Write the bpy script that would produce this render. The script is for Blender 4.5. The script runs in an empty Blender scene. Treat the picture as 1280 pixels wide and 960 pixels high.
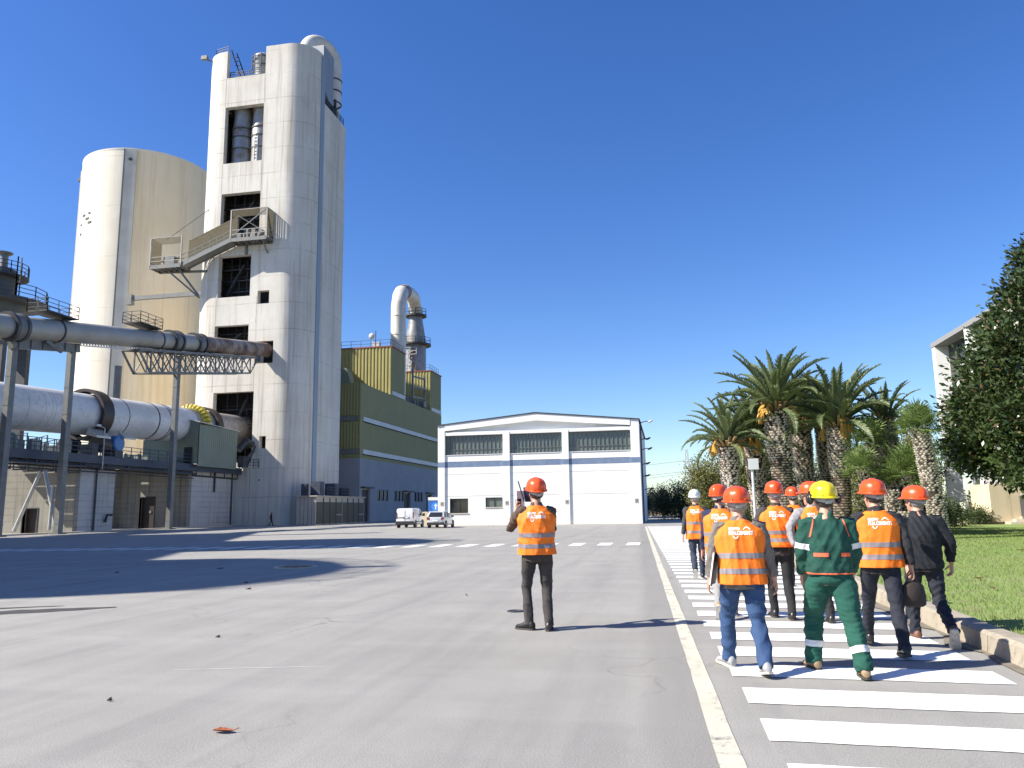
import bpy, bmesh, math, random
import numpy as np
from mathutils import Vector, Matrix, Quaternion
from mathutils.bvhtree import BVHTree
PI = math.pi
rad = math.radians
scene = bpy.context.scene
COL = scene.collection

# ---------------------------------------------------------------- camera
FPX, EYE = 970.0, 1.52
pitch, yaw, roll = math.atan(157 / FPX), rad(10.944), 0.0155
fh = Vector((-math.sin(yaw), math.cos(yaw), 0)); r0 = Vector((math.cos(yaw), math.sin(yaw), 0)); zz = Vector((0, 0, 1))
fw = fh * math.cos(pitch) + zz * math.sin(pitch); u0 = -fh * math.sin(pitch) + zz * math.cos(pitch)
rt = r0 * math.cos(roll) - u0 * math.sin(roll); up = r0 * math.sin(roll) + u0 * math.cos(roll)
cam_data = bpy.data.cameras.new("camera")
cam_data.sensor_width = 36.0
cam_data.lens = FPX / 1280 * 36.0
cam_data.clip_start = 0.1
cam_data.clip_end = 20000
cam = bpy.data.objects.new("camera", cam_data)
m3 = Matrix((rt, up, -fw)).transposed()
cam.matrix_world = Matrix.Translation((0, 0, EYE)) @ m3.to_4x4()
COL.objects.link(cam)
scene.camera = cam

# ---------------------------------------------------------------- sky, sun, exposure
EL = rad(40.5)
SUN = Vector((-0.917 * math.cos(EL), -0.399 * math.cos(EL), math.sin(EL)))
world = bpy.data.worlds.new("World")
scene.world = world
world.use_nodes = True
wn = world.node_tree
wn.nodes.clear()
sky = wn.nodes.new("ShaderNodeTexSky")
sky.sky_type = 'NISHITA'
sky.sun_disc = False
sky.sun_elevation = EL
sky.sun_rotation = math.atan2(SUN.x, SUN.y) % (2 * PI)
sky.altitude = 0
sky.air_density = 1.0
sky.dust_density = 0.3
sky.ozone_density = 4.0
bg = wn.nodes.new("ShaderNodeBackground")
bg.inputs["Strength"].default_value = 0.086
wo = wn.nodes.new("ShaderNodeOutputWorld")
hsv = wn.nodes.new('ShaderNodeHueSaturation')     # the whole sky a little more saturated, as the phone saw it
hsv.inputs['Saturation'].default_value = 1.25
hsv.inputs['Hue'].default_value = .514
wn.links.new(sky.outputs[0], hsv.inputs['Color'])
wn.links.new(hsv.outputs[0], bg.inputs[0])
wn.links.new(bg.outputs[0], wo.inputs[0])
sl = bpy.data.lights.new("sun", 'SUN')
sl.energy = 4.6
sl.angle = rad(0.53)
sl.color = (1.0, 0.945, 0.845)
so = bpy.data.objects.new("sun", sl)
so.rotation_euler = (-SUN).to_track_quat('-Z', 'Y').to_euler()
so.location = (-60, -30, 80)
COL.objects.link(so)
vs = scene.view_settings
vs.view_transform = 'Standard'
vs.look = 'None'
vs.exposure = 1.12
vs.gamma = 1.0
vs.use_curve_mapping = False
scene.render.engine = 'CYCLES'
scene.cycles.max_bounces = 6
scene.cycles.transparent_max_bounces = 6

# ---------------------------------------------------------------- materials
def N(nt, t, **kw):
    n = nt.nodes.new(t)
    for k, v in kw.items():
        setattr(n, k, v)
    return n

def new_mat(name):
    m = bpy.data.materials.new(name)
    m.use_nodes = True
    nt = m.node_tree
    return m, nt, nt.nodes["Principled BSDF"]

def coords(nt, kind, scale=(1, 1, 1)):
    if kind == 'World':
        src = N(nt, "ShaderNodeNewGeometry").outputs["Position"]
    else:
        src = N(nt, "ShaderNodeTexCoord").outputs[kind]
    mp = N(nt, "ShaderNodeMapping")
    mp.inputs["Scale"].default_value = scale
    nt.links.new(src, mp.inputs[0])
    return mp.outputs[0]

def noise(nt, vec, scale, detail=4, rough=.6, dist=0):
    n = N(nt, "ShaderNodeTexNoise")
    n.inputs["Scale"].default_value = scale
    n.inputs["Detail"].default_value = detail
    n.inputs["Roughness"].default_value = rough
    n.inputs["Distortion"].default_value = dist
    nt.links.new(vec, n.inputs["Vector"])
    return n.outputs["Fac"]

def ramp(nt, fac, stops):
    r = N(nt, "ShaderNodeValToRGB")
    el = r.color_ramp.elements
    while len(el) < len(stops):
        el.new(0.5)
    for e, (p, c) in zip(el, stops):
        e.position = p
        e.color = (c, c, c, 1) if not isinstance(c, tuple) else (*c, 1)
    nt.links.new(fac, r.inputs[0])
    return r.outputs[0]

def mix(nt, fac, a, b, mode='MIX'):
    m = N(nt, "ShaderNodeMix", data_type='RGBA', blend_type=mode)
    for i, v in ((0, fac), (6, a), (7, b)):
        if isinstance(v, tuple):
            m.inputs[i].default_value = (*v, 1)
        elif isinstance(v, (int, float)):
            m.inputs[i].default_value = v
        else:
            nt.links.new(v, m.inputs[i])
    return m.outputs[2]

def bump(nt, b, h, strength, dist=0.02):
    n = N(nt, "ShaderNodeBump")
    n.inputs["Strength"].default_value = strength
    n.inputs["Distance"].default_value = dist
    nt.links.new(h, n.inputs["Height"])
    nt.links.new(n.outputs[0], b.inputs["Normal"])

def mat(name, col, rough=.8, col2=None, nscale=2., lo=.35, hi=.7, stretch=(1, 1, 1), bmp=0, bscale=30, bdist=.01, metal=0, space='World', col3=None, n3=20, coat=0, spec=.5):
    m, nt, b = new_mat(name)
    b.inputs["Roughness"].default_value = rough
    b.inputs["Metallic"].default_value = metal
    b.inputs["Coat Weight"].default_value = coat
    b.inputs["Specular IOR Level"].default_value = spec
    c = col
    v = coords(nt, space, stretch)
    if col2:
        f = ramp(nt, noise(nt, v, nscale), [(lo, 0.), (hi, 1.)])
        c = mix(nt, f, col, col2)
    if col3:
        v3 = coords(nt, space, (1, 1, 1))
        f = ramp(nt, noise(nt, v3, n3, 3), [(.52, 0.), (.72, 1.)])
        c = mix(nt, f, c, col3)
    if isinstance(c, tuple):
        b.inputs["Base Color"].default_value = (*c, 1)
    else:
        nt.links.new(c, b.inputs["Base Color"])
    if bmp:
        bump(nt, b, noise(nt, coords(nt, space), bscale, 5), bmp, bdist)
    return m

def concrete(name, col, stain, streak, rough=.85, joints=0.0, jdark=.75, sscale=1.0, vamt=1.0, seed=0.0):
    """weathered cast concrete: patches, vertical run-off streaks, horizontal pour joints every `joints` metres"""
    m, nt, b = new_mat(name)
    b.inputs["Roughness"].default_value = rough
    v = coords(nt, 'World')
    patches = ramp(nt, noise(nt, v, .14 * sscale, 6, .65), [(.38, 0.), (.72, 1.)])
    c = mix(nt, patches, col, stain)
    vs_ = coords(nt, 'World', (1.1 * sscale, 1.1 * sscale, .035 * sscale))
    st = ramp(nt, noise(nt, vs_, 1.3, 5, .7), [(.50, 0.), (.74, vamt)])
    c = mix(nt, st, c, streak)
    vf = coords(nt, 'World', (5 * sscale, 5 * sscale, .3 * sscale))
    c = mix(nt, ramp(nt, noise(nt, vf, 1.6, 4), [(.3, .0), (.75, .22)]), c, streak)
    h = noise(nt, v, 6, 6)
    if joints:
        sep = N(nt, "ShaderNodeSeparateXYZ")
        nt.links.new(N(nt, "ShaderNodeNewGeometry").outputs["Position"], sep.inputs[0])
        wob = N(nt, "ShaderNodeMath", operation='MULTIPLY_ADD')
        nt.links.new(noise(nt, v, .5, 2), wob.inputs[0]); wob.inputs[1].default_value = .22; nt.links.new(sep.outputs["Z"], wob.inputs[2])
        d = N(nt, "ShaderNodeMath", operation='DIVIDE'); nt.links.new(wob.outputs[0], d.inputs[0]); d.inputs[1].default_value = joints
        fr = N(nt, "ShaderNodeMath", operation='FRACT'); nt.links.new(d.outputs[0], fr.inputs[0])
        w = .10 / joints
        line = ramp(nt, fr.outputs[0], [(0., 1.), (w, 0.), (1 - w, 0.), (1., 1.)])
        brk = ramp(nt, noise(nt, v, .35, 3), [(.36, 0.), (.62, 1.)])
        lm = N(nt, "ShaderNodeMath", operation='MULTIPLY'); nt.links.new(line, lm.inputs[0]); nt.links.new(brk, lm.inputs[1])
        dk = mix(nt, 1.0, c, (jdark, jdark * .97, jdark * .93), 'MULTIPLY')
        c = mix(nt, lm.outputs[0], c, dk)
    nt.links.new(c, b.inputs["Base Color"])
    bump(nt, b, h, .25, .03)
    return m

MT = {}
MT['tower'] = concrete('tower concrete', (.69, .66, .59), (.56, .52, .45), (.35, .295, .225), joints=3.7, jdark=.68, vamt=1.0)
MT['silo'] = concrete('silo concrete', (.78, .74, .64), (.68, .62, .50), (.62, .50, .34), joints=9.0, sscale=.7, vamt=.6)
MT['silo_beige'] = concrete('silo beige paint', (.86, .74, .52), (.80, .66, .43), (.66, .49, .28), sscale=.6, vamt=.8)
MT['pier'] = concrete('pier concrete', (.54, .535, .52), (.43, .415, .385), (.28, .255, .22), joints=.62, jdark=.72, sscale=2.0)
MT['pier_front_shaded'] = concrete('shaded pier front concrete', (.30, .28, .235), (.22, .20, .165), (.13, .115, .095), joints=.62, jdark=.72, sscale=2.0)  # darker copy of the pier concrete, shade on the fronts put into the colour
MT['white_wall'] = mat('white painted wall', (.80, .80, .775), .75, (.74, .735, .70), .5, .45, .75, bmp=.1, col3=(.76, .75, .72), n3=5)
MT['blue_band'] = mat('faded blue paint', (.13, .19, .30), .7, (.19, .25, .35), 1.2)
MT['steel_grey'] = mat('grey painted steel', (.17, .18, .178), .55, (.13, .135, .13), 1.5, metal=.1, col3=(.26, .19, .13), n3=2.5)
MT['steel_dark'] = mat('dark steelwork', (.055, .06, .065), .6, (.03, .03, .033), 2)
MT['steel_navy'] = mat('dark blue steelwork', (.045, .06, .095), .55, (.03, .035, .05), 2)
MT['galv'] = mat('galvanised steel', (.48, .48, .46), .45, (.36, .36, .34), 3, metal=.35)
MT['duct'] = mat('grey duct plate', (.36, .345, .315), .5, (.27, .25, .22), .6, metal=.1, col3=(.42, .36, .27), n3=1.2, bmp=.12, bscale=3, bdist=.05)
MT['rust'] = mat('rusted duct plate', (.17, .105, .075), .75, (.34, .29, .26), .55, .42, .62, metal=.1, col3=(.06, .04, .035), n3=.9)
MT['flange'] = mat('duct flange steel', (.10, .10, .10), .5, (.06, .05, .045), 2, metal=.3)
MT['kiln'] = mat('white kiln shell', (.62, .625, .64), .5, (.50, .50, .50), .6, .45, .75, stretch=(1, .35, 1), metal=.1, col3=(.47, .455, .44), n3=2.6, bmp=.1, bscale=2)
MT['kiln_end'] = mat('bare kiln outlet plate', (.44, .42, .40), .5, (.34, .30, .27), .6, metal=.3, col3=(.28, .20, .15), n3=1.5)
MT['tyre_steel'] = mat('dark kiln riding ring', (.06, .045, .04), .5, (.035, .03, .03), 2, metal=.4)
MT['gear_yellow'] = mat('yellow paint', (.62, .50, .05), .5, (.5, .38, .05), 2)
MT['shed_green'] = mat('grey green cladding', (.185, .215, .165), .6, (.16, .185, .14), .5)
MT['olive'] = mat('olive green cladding', (.235, .22, .085), .55, (.20, .19, .075), .3, col3=(.22, .205, .09), n3=1.2)
MT['olive_lit'] = mat('sunlit olive cladding', (.36, .32, .115), .55, (.31, .27, .10), .4)  # lighter olive copy, sunlight on the penthouse fronts put into the colour
MT['white_strip'] = mat('white metal strip', (.58, .58, .57), .5, (.48, .48, .47), .8)
MT['blue_grey'] = mat('blue grey plinth render', (.30, .305, .325), .85, (.25, .255, .275), .35, col3=(.27, .275, .29), n3=1.1)
MT['door_dark'] = mat('dark brown door', (.035, .018, .014), .6, (.02, .012, .011), 1)
MT['dark'] = mat('dark opening', (.02, .02, .022), .9)
MT['red_trim'] = mat('red roof trim', (.25, .07, .045), .6)
MT['glass'] = mat('grey green glass', (.10, .125, .115), .12, (.14, .165, .15), .25, stretch=(2, 2, .2), spec=.6)
MT['glass_dark'] = mat('dark glass', (.02, .023, .025), .06, spec=.7)
MT['pipe_cream'] = mat('cream duct paint', (.66, .63, .56), .5, (.55, .51, .43), .6, metal=.1, col3=(.50, .42, .32), n3=.8)
MT['pipe_grey'] = mat('grey cyclone plate', (.30, .31, .31), .45, (.20, .20, .20), .7, metal=.4, col3=(.20, .13, .08), n3=.6)
MT['louvre'] = mat('brown louvre', (.07, .06, .045), .6)
MT['cabin'] = mat('beige cabin panel', (.42, .385, .33), .6, (.37, .33, .28), .8)
MT['mesh_panel'] = mat('olive guard mesh', (.17, .14, .07), .7, (.12, .095, .05), 3)
MT['blue_drum'] = mat('blue motor paint', (.04, .15, .36), .4)
MT['planter'] = concrete('planter stone', (.62, .53, .38), (.54, .44, .30), (.42, .35, .22), sscale=3)
MT['stone'] = mat('pale stone', (.52, .46, .37), .85, (.45, .38, .30), 2, bmp=.2)
MT['kerb'] = mat('kerb concrete', (.36, .315, .245), .9, (.28, .24, .185), 1.6, .35, .7, col3=(.22, .19, .15), n3=9, bmp=.5, bscale=40)
MT['granite'] = mat('dark cladding panel', (.055, .057, .06), .5, (.04, .042, .045), .8)
# ---------------------------------------------------------------- mesh helpers
class MB:
    """collects shapes (world or local coordinates) and links them as ONE mesh object"""
    def __init__(s):
        s.v, s.f = [], []
    def add(s, vs, fs):
        o = len(s.v)
        s.v.extend([tuple(p) for p in vs])
        s.f.extend([tuple(i + o for i in f) for f in fs])
        return s
    def box(s, x0, x1, y0, y1, z0, z1, M=None):
        vs = [Vector(p) for p in ((x0, y0, z0), (x1, y0, z0), (x1, y1, z0), (x0, y1, z0), (x0, y0, z1), (x1, y0, z1), (x1, y1, z1), (x0, y1, z1))]
        if M is not None:
            vs = [M @ p for p in vs]
        return s.add(vs, [(0, 3, 2, 1), (4, 5, 6, 7), (0, 1, 5, 4), (1, 2, 6, 5), (2, 3, 7, 6), (3, 0, 4, 7)])
    def cbox(s, c, d, M=None):
        return s.box(c[0] - d[0] / 2, c[0] + d[0] / 2, c[1] - d[1] / 2, c[1] + d[1] / 2, c[2] - d[2] / 2, c[2] + d[2] / 2, M)
    def bar(s, p, q, w=.1, h=None):
        """square bar from p to q"""
        p, q = Vector(p), Vector(q)
        d = q - p
        if d.length < 1e-6:
            return s
        h = h or w
        d.normalize()
        ref = Vector((0, 0, 1)) if abs(d.z) < .95 else Vector((0, 1, 0))
        a = d.cross(ref).normalized() * (w / 2)
        b = a.cross(d).normalized() * (h / 2)
        vs = [p - a - b, p + a - b, p + a + b, p - a + b, q - a - b, q + a - b, q + a + b, q - a + b]
        return s.add(vs, [(0, 3, 2, 1), (4, 5, 6, 7), (0, 1, 5, 4), (1, 2, 6, 5), (2, 3, 7, 6), (3, 0, 4, 7)])
    def rings(s, rings, cap=True, closed=True):
        n = len(rings[0])
        o = len(s.v)
        for r in rings:
            s.v.extend([tuple(p) for p in r])
        for i in range(len(rings) - 1):
            for j in range(n if closed else n - 1):
                a, b = o + i * n + j, o + i * n + (j + 1) % n
                s.f.append((a, b, b + n, a + n))
        if cap:
            s.f.append(tuple(o + j for j in reversed(range(n))))
            s.f.append(tuple(o + (len(rings) - 1) * n + j for j in range(n)))
        return s
    def tube(s, pts, r, n=16, cap=True):
        """round tube along a path; r number or list"""
        pts = [Vector(p) for p in pts]
        rs = r if isinstance(r, (list, tuple)) else [r] * len(pts)
        R = []
        prev = None
        for i, p in enumerate(pts):
            d = (pts[min(i + 1, len(pts) - 1)] - pts[max(i - 1, 0)])
            d = d.normalized() if d.length > 1e-9 else Vector((0, 0, 1))
            if prev is None:
                ref = Vector((0, 0, 1)) if abs(d.z) < .9 else Vector((0, 1, 0))
                a = d.cross(ref).normalized()
            else:
                a = (prev - d * prev.dot(d)).normalized()
            prev = a
            b = d.cross(a)
            R.append([p + (a * math.cos(2 * PI * k / n) + b * math.sin(2 * PI * k / n)) * rs[i] for k in range(n)])
        return s.rings(R, cap)
    def lathe(s, c, prof, n=24, cap=True):
        """profile [(r,z)] round the vertical through c"""
        return s.rings([[(c[0] + r * math.cos(2 * PI * k / n), c[1] + r * math.sin(2 * PI * k / n), c[2] + z) for k in range(n)] for r, z in prof], cap)
    def ball(s, c, rx, ry, rz, n=12, m=8, M=None):
        R = []
        for i in range(m + 1):
            t = -PI / 2 + PI * i / m
            t = max(min(t, PI / 2 - .08), -PI / 2 + .08)
            ring = [Vector((rx * math.cos(t) * math.cos(2 * PI * k / n), ry * math.cos(t) * math.sin(2 * PI * k / n), rz * math.sin(t))) for k in range(n)]
            if M is not None:
                ring = [M @ p for p in ring]
            R.append([p + Vector(c) for p in ring])
        return s.rings(R)
    def prism(s, poly, ax, a, b):
        """polygon of 2D points extruded along axis 'x','y' or 'z' from a to b"""
        def P(u, v, t):
            return (t, u, v) if ax == 'x' else (u, t, v) if ax == 'y' else (u, v, t)
        n = len(poly)
        vs = [P(u, v, a) for u, v in poly] + [P(u, v, b) for u, v in poly]
        fs = [tuple(range(n)), tuple(reversed(range(n, 2 * n)))] + [(j, n + j, n + (j + 1) % n, (j + 1) % n) for j in range(n)]
        return s.add(vs, fs)
    def mesh(s, name, off=(0, 0, 0)):
        me = bpy.data.meshes.new(name)
        if off != (0, 0, 0):
            v = [(p[0] - off[0], p[1] - off[1], p[2] - off[2]) for p in s.v]
        else:
            v = s.v
        me.from_pydata(v, [], s.f)
        me.update()
        return me
    def build(s, name, m, parent=None, smooth=None, local=False, fix=False, **props):
        """link as one object; world coordinates are made relative to the parents' place unless local"""
        off = Vector((0, 0, 0))
        p = parent
        while p is not None and not local:
            off += p.location
            p = p.parent
        me = s.mesh(name, tuple(off))
        if fix:
            bm = bmesh.new(); bm.from_mesh(me)
            bmesh.ops.recalc_face_normals(bm, faces=bm.faces)
            bm.to_mesh(me); bm.free()
        return link(name, me, m, parent, smooth, **props)

def link(name, me, m, parent=None, smooth=None, **props):
    if m is not None and not me.materials:
        me.materials.append(MT[m] if isinstance(m, str) else m)
    if smooth:
        me.polygons.foreach_set("use_smooth", [True] * len(me.polygons))
        if smooth < 180:
            me.set_sharp_from_angle(angle=rad(smooth))
    o = bpy.data.objects.new(name, me)
    COL.objects.link(o)
    if parent is not None:
        o.parent = parent
    for k, v in props.items():
        o[k] = v
    return o

def thing(name, label, cat, loc=(0, 0, 0), rz=0, group=None):
    o = bpy.data.objects.new(name, None)
    o.empty_display_size = .2
    o.location = loc
    o.rotation_euler = (0, 0, rz)
    COL.objects.link(o)
    return tag(o, label, cat, group)

def tag(o, label, cat, group=None):
    o['label'] = label
    o['category'] = cat
    if group:
        o['group'] = group
    return o

def struct(o):
    o['kind'] = 'structure'
    return o

def base(name, loc, kind='structure'):
    o = bpy.data.objects.new(name, None)
    o.location = loc
    COL.objects.link(o)
    o['kind'] = kind
    return o

def dup(o, loc=None, rz=None, parent=None):
    c = o.copy()
    COL.objects.link(c)
    if parent is not None:
        c.parent = parent
    if loc is not None:
        c.location = loc
    if rz is not None:
        c.rotation_euler = (0, 0, rz)
    for ch in list(o.children):
        dup(ch, parent=c)
    return c

def railing(mb, pts, h=1.1, step=1.6, w=.06, mid=2):
    """posts, top rail and mid rails along a polyline of floor points"""
    for a, b in zip(pts[:-1], pts[1:]):
        a, b = Vector(a), Vector(b)
        n = max(1, round((b - a).length / step))
        for i in range(n + 1):
            p = a.lerp(b, i / n)
            mb.bar(p, p + Vector((0, 0, h)), w)
        for k in range(mid + 1):
            q = Vector((0, 0, h * (k + 1) / (mid + 1)))
            mb.bar(a + q, b + q, w * .9)
    return mb

def wall_grid(mb, u0, u1, z0, z1, holes, put, thick):
    """wall in the (u,z) plane with rectangular holes (ua,ub,za,zb); put(u,d,z) gives the world point, d = depth into the wall"""
    us = sorted({u0, u1, *[h[0] for h in holes], *[h[1] for h in holes]})
    zs = sorted({z0, z1, *[h[2] for h in holes], *[h[3] for h in holes]})
    def solid(i, j):
        if not (0 <= i < len(us) - 1 and 0 <= j < len(zs) - 1):
            return False
        cu, cz = (us[i] + us[i + 1]) / 2, (zs[j] + zs[j + 1]) / 2
        return not any(h[0] < cu < h[1] and h[2] < cz < h[3] for h in holes)
    for i in range(len(us) - 1):
        for j in range(len(zs) - 1):
            if not solid(i, j):
                continue
            a, b, c, d = us[i], us[i + 1], zs[j], zs[j + 1]
            mb.add([put(a, 0, c), put(b, 0, c), put(b, 0, d), put(a, 0, d)], [(0, 1, 2, 3)])
            mb.add([put(a, thick, c), put(b, thick, c), put(b, thick, d), put(a, thick, d)], [(3, 2, 1, 0)])
            for (di, dj, e) in ((-1, 0, (a, c, a, d)), (1, 0, (b, c, b, d)), (0, -1, (a, c, b, c)), (0, 1, (a, d, b, d))):
                if not solid(i + di, j + dj):
                    mb.add([put(e[0], 0, e[1]), put(e[2], 0, e[3]), put(e[2], thick, e[3]), put(e[0], thick, e[1])], [(0, 1, 2, 3)])
    return mb

def corrugated(mb, p, q, z0, z1, out, pitch=.3, depth=.05):
    """trapezoid-ribbed sheet from p to q (x,y), ribs standing out along `out`"""
    p, q, out = Vector(p), Vector(q), Vector(out)
    L = (q - p).length
    n = max(1, round(L / pitch))
    st = L / n
    d = (q - p) / L
    pr = []
    for i in range(n):
        for t, o in ((0, 0), (.36, 0), (.5, 1), (.86, 1)):
            pr.append(p + d * (i + t) * st + out * depth * o)
    pr.append(q)
    k = len(pr)
    vs = [(a.x, a.y, z0) for a in pr] + [(a.x, a.y, z1) for a in pr]
    mb.add(vs, [(i, i + 1, k + i + 1, k + i) for i in range(k - 1)])
    return mb
# ---------------------------------------------------------------- ground
def asphalt_mat():
    m, nt, b = new_mat('yard asphalt')
    b.inputs["Roughness"].default_value = .88
    v = coords(nt, 'World')
    big = ramp(nt, noise(nt, v, .06, 5, .6), [(.35, 0.), (.68, 1.)])
    c = mix(nt, big, (.232, .222, .200), (.292, .279, .250))
    mid = ramp(nt, noise(nt, v, .55, 6, .7), [(.36, 0.), (.7, 1.)])
    c = mix(nt, mid, c, mix(nt, .6, c, (.345, .333, .308)))
    # dragged wheel streaks running up and down the yard
    vs_ = coords(nt, 'World', (1.6, .10, 1))
    c = mix(nt, ramp(nt, noise(nt, vs_, 1.0, 5, .65), [(.46, 0.), (.75, .65)]), c, (.165, .16, .155))
    vd = coords(nt, 'World', (.12, 1.3, 1))
    c = mix(nt, ramp(nt, noise(nt, vd, .8, 5, .65), [(.5, 0.), (.75, .5)]), c, (.33, .32, .295))
    sep = N(nt, 'ShaderNodeSeparateXYZ'); nt.links.new(v, sep.inputs[0])
    wp = N(nt, 'ShaderNodeMath', operation='MULTIPLY_ADD'); nt.links.new(sep.outputs['Y'], wp.inputs[0]); wp.inputs[1].default_value = .0335; nt.links.new(sep.outputs['X'], wp.inputs[2])
    wn_ = N(nt, 'ShaderNodeMath', operation='MULTIPLY_ADD'); nt.links.new(noise(nt, v, 1.1, 5), wn_.inputs[0]); wn_.inputs[1].default_value = .35; nt.links.new(wp.outputs[0], wn_.inputs[2])
    # scuffed darker lane beside the cream line
    c = mix(nt, ramp(nt, wn_.outputs[0], [(.12, 0.), (.28, .5), (.62, .5), (.74, 0.)]), c, (.18, .173, .16))
    # oil spots
    c = mix(nt, ramp(nt, noise(nt, v, .9, 3, .5, 1.5), [(.68, 0.), (.78, .55)]), c, (.13, .125, .12))
    # stone grain
    g = noise(nt, v, 95, 4, .75)
    c = mix(nt, ramp(nt, g, [(.36, .8), (.49, 0.)]), c, (.11, .11, .11))
    c = mix(nt, ramp(nt, g, [(.54, 0.), (.67, .7)]), c, (.46, .45, .42))
    # fine cracks
    vo = N(nt, "ShaderNodeTexVoronoi", feature='DISTANCE_TO_EDGE')
    vo.inputs["Scale"].default_value = .34
    wv = N(nt, "ShaderNodeVectorMath", operation='ADD')
    nz = N(nt, "ShaderNodeTexNoise"); nz.inputs["Scale"].default_value = 1.2; nz.inputs["Detail"].default_value = 6
    nt.links.new(v, nz.inputs["Vector"])
    nt.links.new(v, wv.inputs[0]); nt.links.new(nz.outputs["Color"], wv.inputs[1])
    nt.links.new(wv.outputs[0], vo.inputs["Vector"])
    ck = ramp(nt, vo.outputs["Distance"], [(.0, 1.), (.009, 0.)])
    on = ramp(nt, noise(nt, v, .22, 3), [(.5, 0.), (.64, .75)])
    cm = N(nt, "ShaderNodeMath", operation='MULTIPLY'); nt.links.new(ck, cm.inputs[0]); nt.links.new(on, cm.inputs[1])
    c = mix(nt, cm.outputs[0], c, (.10, .097, .092))
    nt.links.new(c, b.inputs["Base Color"])
    bump(nt, b, noise(nt, v, 130, 3, .7), .45, .005)
    return m

def paint_mat(name, col, wear_lo, wear_hi, dirt):
    m, nt, b = new_mat(name)
    b.inputs["Roughness"].default_value = .7
    v = coords(nt, 'World')
    w = ramp(nt, noise(nt, v, 5, 9, .82, .8), [(wear_lo, 0.), (wear_hi, 1.)])
    d = ramp(nt, noise(nt, v, 1.2, 4), [(.4, 0.), (.75, .6)])
    c = mix(nt, d, col, dirt)
    c = mix(nt, w, c, (.17, .165, .155))
    nt.links.new(c, b.inputs["Base Color"])
    bump(nt, b, noise(nt, v, 70, 3), .3, .005)
    return m

MT['asphalt'] = asphalt_mat()
MT['zebra'] = paint_mat('white road paint', (.80, .80, .78), .60, .72, (.64, .63, .60))
MT['line'] = paint_mat('old cream line paint', (.56, .525, .42), .52, .64, (.40, .37, .29))
MT['cross'] = paint_mat('worn white road paint', (.70, .70, .68), .60, .78, (.55, .54, .52))
MT['soil'] = mat('dry earth', (.16, .13, .085), .95, (.10, .095, .05), .3, bmp=.4, bscale=6)
MT['lawn'] = mat('lawn turf', (.17, .255, .055), .9, (.23, .275, .085), .35, .35, .7, col3=(.20, .19, .085), n3=2.2, bmp=.8, bscale=30, bdist=.04)
MT['tar'] = mat('black tar patch', (.035, .034, .033), .9, (.06, .058, .055), 6, .4, .7, bmp=.6, bscale=25)

def sheet(name, x0, x1, y0, y1, z, m, nx=1, ny=1):
    vs = [(x0 + (x1 - x0) * i / nx, y0 + (y1 - y0) * j / ny, z) for j in range(ny + 1) for i in range(nx + 1)]
    fs = [(j * (nx + 1) + i, j * (nx + 1) + i + 1, (j + 1) * (nx + 1) + i + 1, (j + 1) * (nx + 1) + i) for j in range(ny) for i in range(nx)]
    mb = MB(); mb.add(vs, fs)
    return struct(mb.build(name, m))

sheet('ground', -6000, 6000, -3000, 9000, -.012, 'soil')
sheet('yard', -170, 30, -60, 190, 0, 'asphalt')
KERB = 3.14
sheet('lawn', KERB + .29, 60, -8, 64, .17, 'lawn', 4, 6)
# lawn soil falls to the yard at its far edge
mb = MB(); mb.box(KERB + .3, 60, -8, 64.2, .004, .16); struct(mb.build('lawn_soil', 'soil'))

# kerb stones, one metre each
kb = base('kerb', (KERB, 0, 0))
rng = random.Random(4)
prof = [(0, 0), (.30, 0), (.30, .19), (.27, .215), (.06, .215), (.015, .19)]
def kerb_mesh(seed):
    r = random.Random(seed)
    m_ = MB()
    R = []
    for y in (0, .012, .5, .978, .99):
        k = .97 if y in (0, .99) else 1
        R.append([(x * k + .005 + r.uniform(-.004, .004), y, z * (k if z > .1 else 1) + r.uniform(-.004, .004)) for x, z in prof])
    m_.rings(R)
    return m_.mesh('kerb_stone')
kms = [kerb_mesh(i) for i in range(5)]
for i in range(60):
    o = link('kerb_stone', kms[i % 5], 'kerb', kb)
    o.location = (rng.uniform(-.006, .006), 3 + i, rng.uniform(-.004, .004))
# dirt in the gutter
mb = MB(); R = []
for i in range(121):
    y = 3 + i * .5
    a = rng.uniform(.05, .28) if i % 3 else rng.uniform(.02, .12)
    R.append([(KERB - a, y, .011), (KERB + .02, y, .016)])
mb.rings(R, cap=False, closed=False)
mb.build('gutter_dirt', mat('gutter dirt', (.20, .175, .13), .95, (.13, .115, .09), 5, bmp=.7, bscale=40), kind='stuff')

# zebra walkway beside the kerb
zb = base('zebra_walkway', (0, 0, 0))
def left_edge(y): return .80 - .0365 * y
rng = random.Random(9)
for k in range(-3, 60):
    y0, y1 = 5.60 + k, 6.14 + k
    xl, xr = left_edge(y0), 2.86 + rng.uniform(-.05, .07)
    nx = 12
    top = []; bot = []
    for i in range(nx + 1):
        x = xl + (xr - xl) * i / nx
        sk = -.035 * (x - xl)
        bot.append((x + rng.uniform(-.004, .004), y0 + sk + rng.uniform(-.006, .006), .006))
        top.append((x + rng.uniform(-.004, .004), y1 + sk + rng.uniform(-.006, .006), .006))
    mb = MB(); mb.rings([bot, top], cap=False, closed=False)
    mb.build('stripe', 'zebra', zb)
# long cream line left of the walkway
mb = MB(); L_ = []; R_ = []
for i in range(0, 140):
    y = 1.5 + i * .45
    x = .487 - .0333 * y
    w = .075
    L_.append((x - w + rng.uniform(-.006, .006), y, .005)); R_.append((x + w + rng.uniform(-.006, .006), y, .005))
mb.rings([L_, R_], cap=False, closed=False)
struct(mb.build('walkway_edge_line', 'line'))
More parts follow.
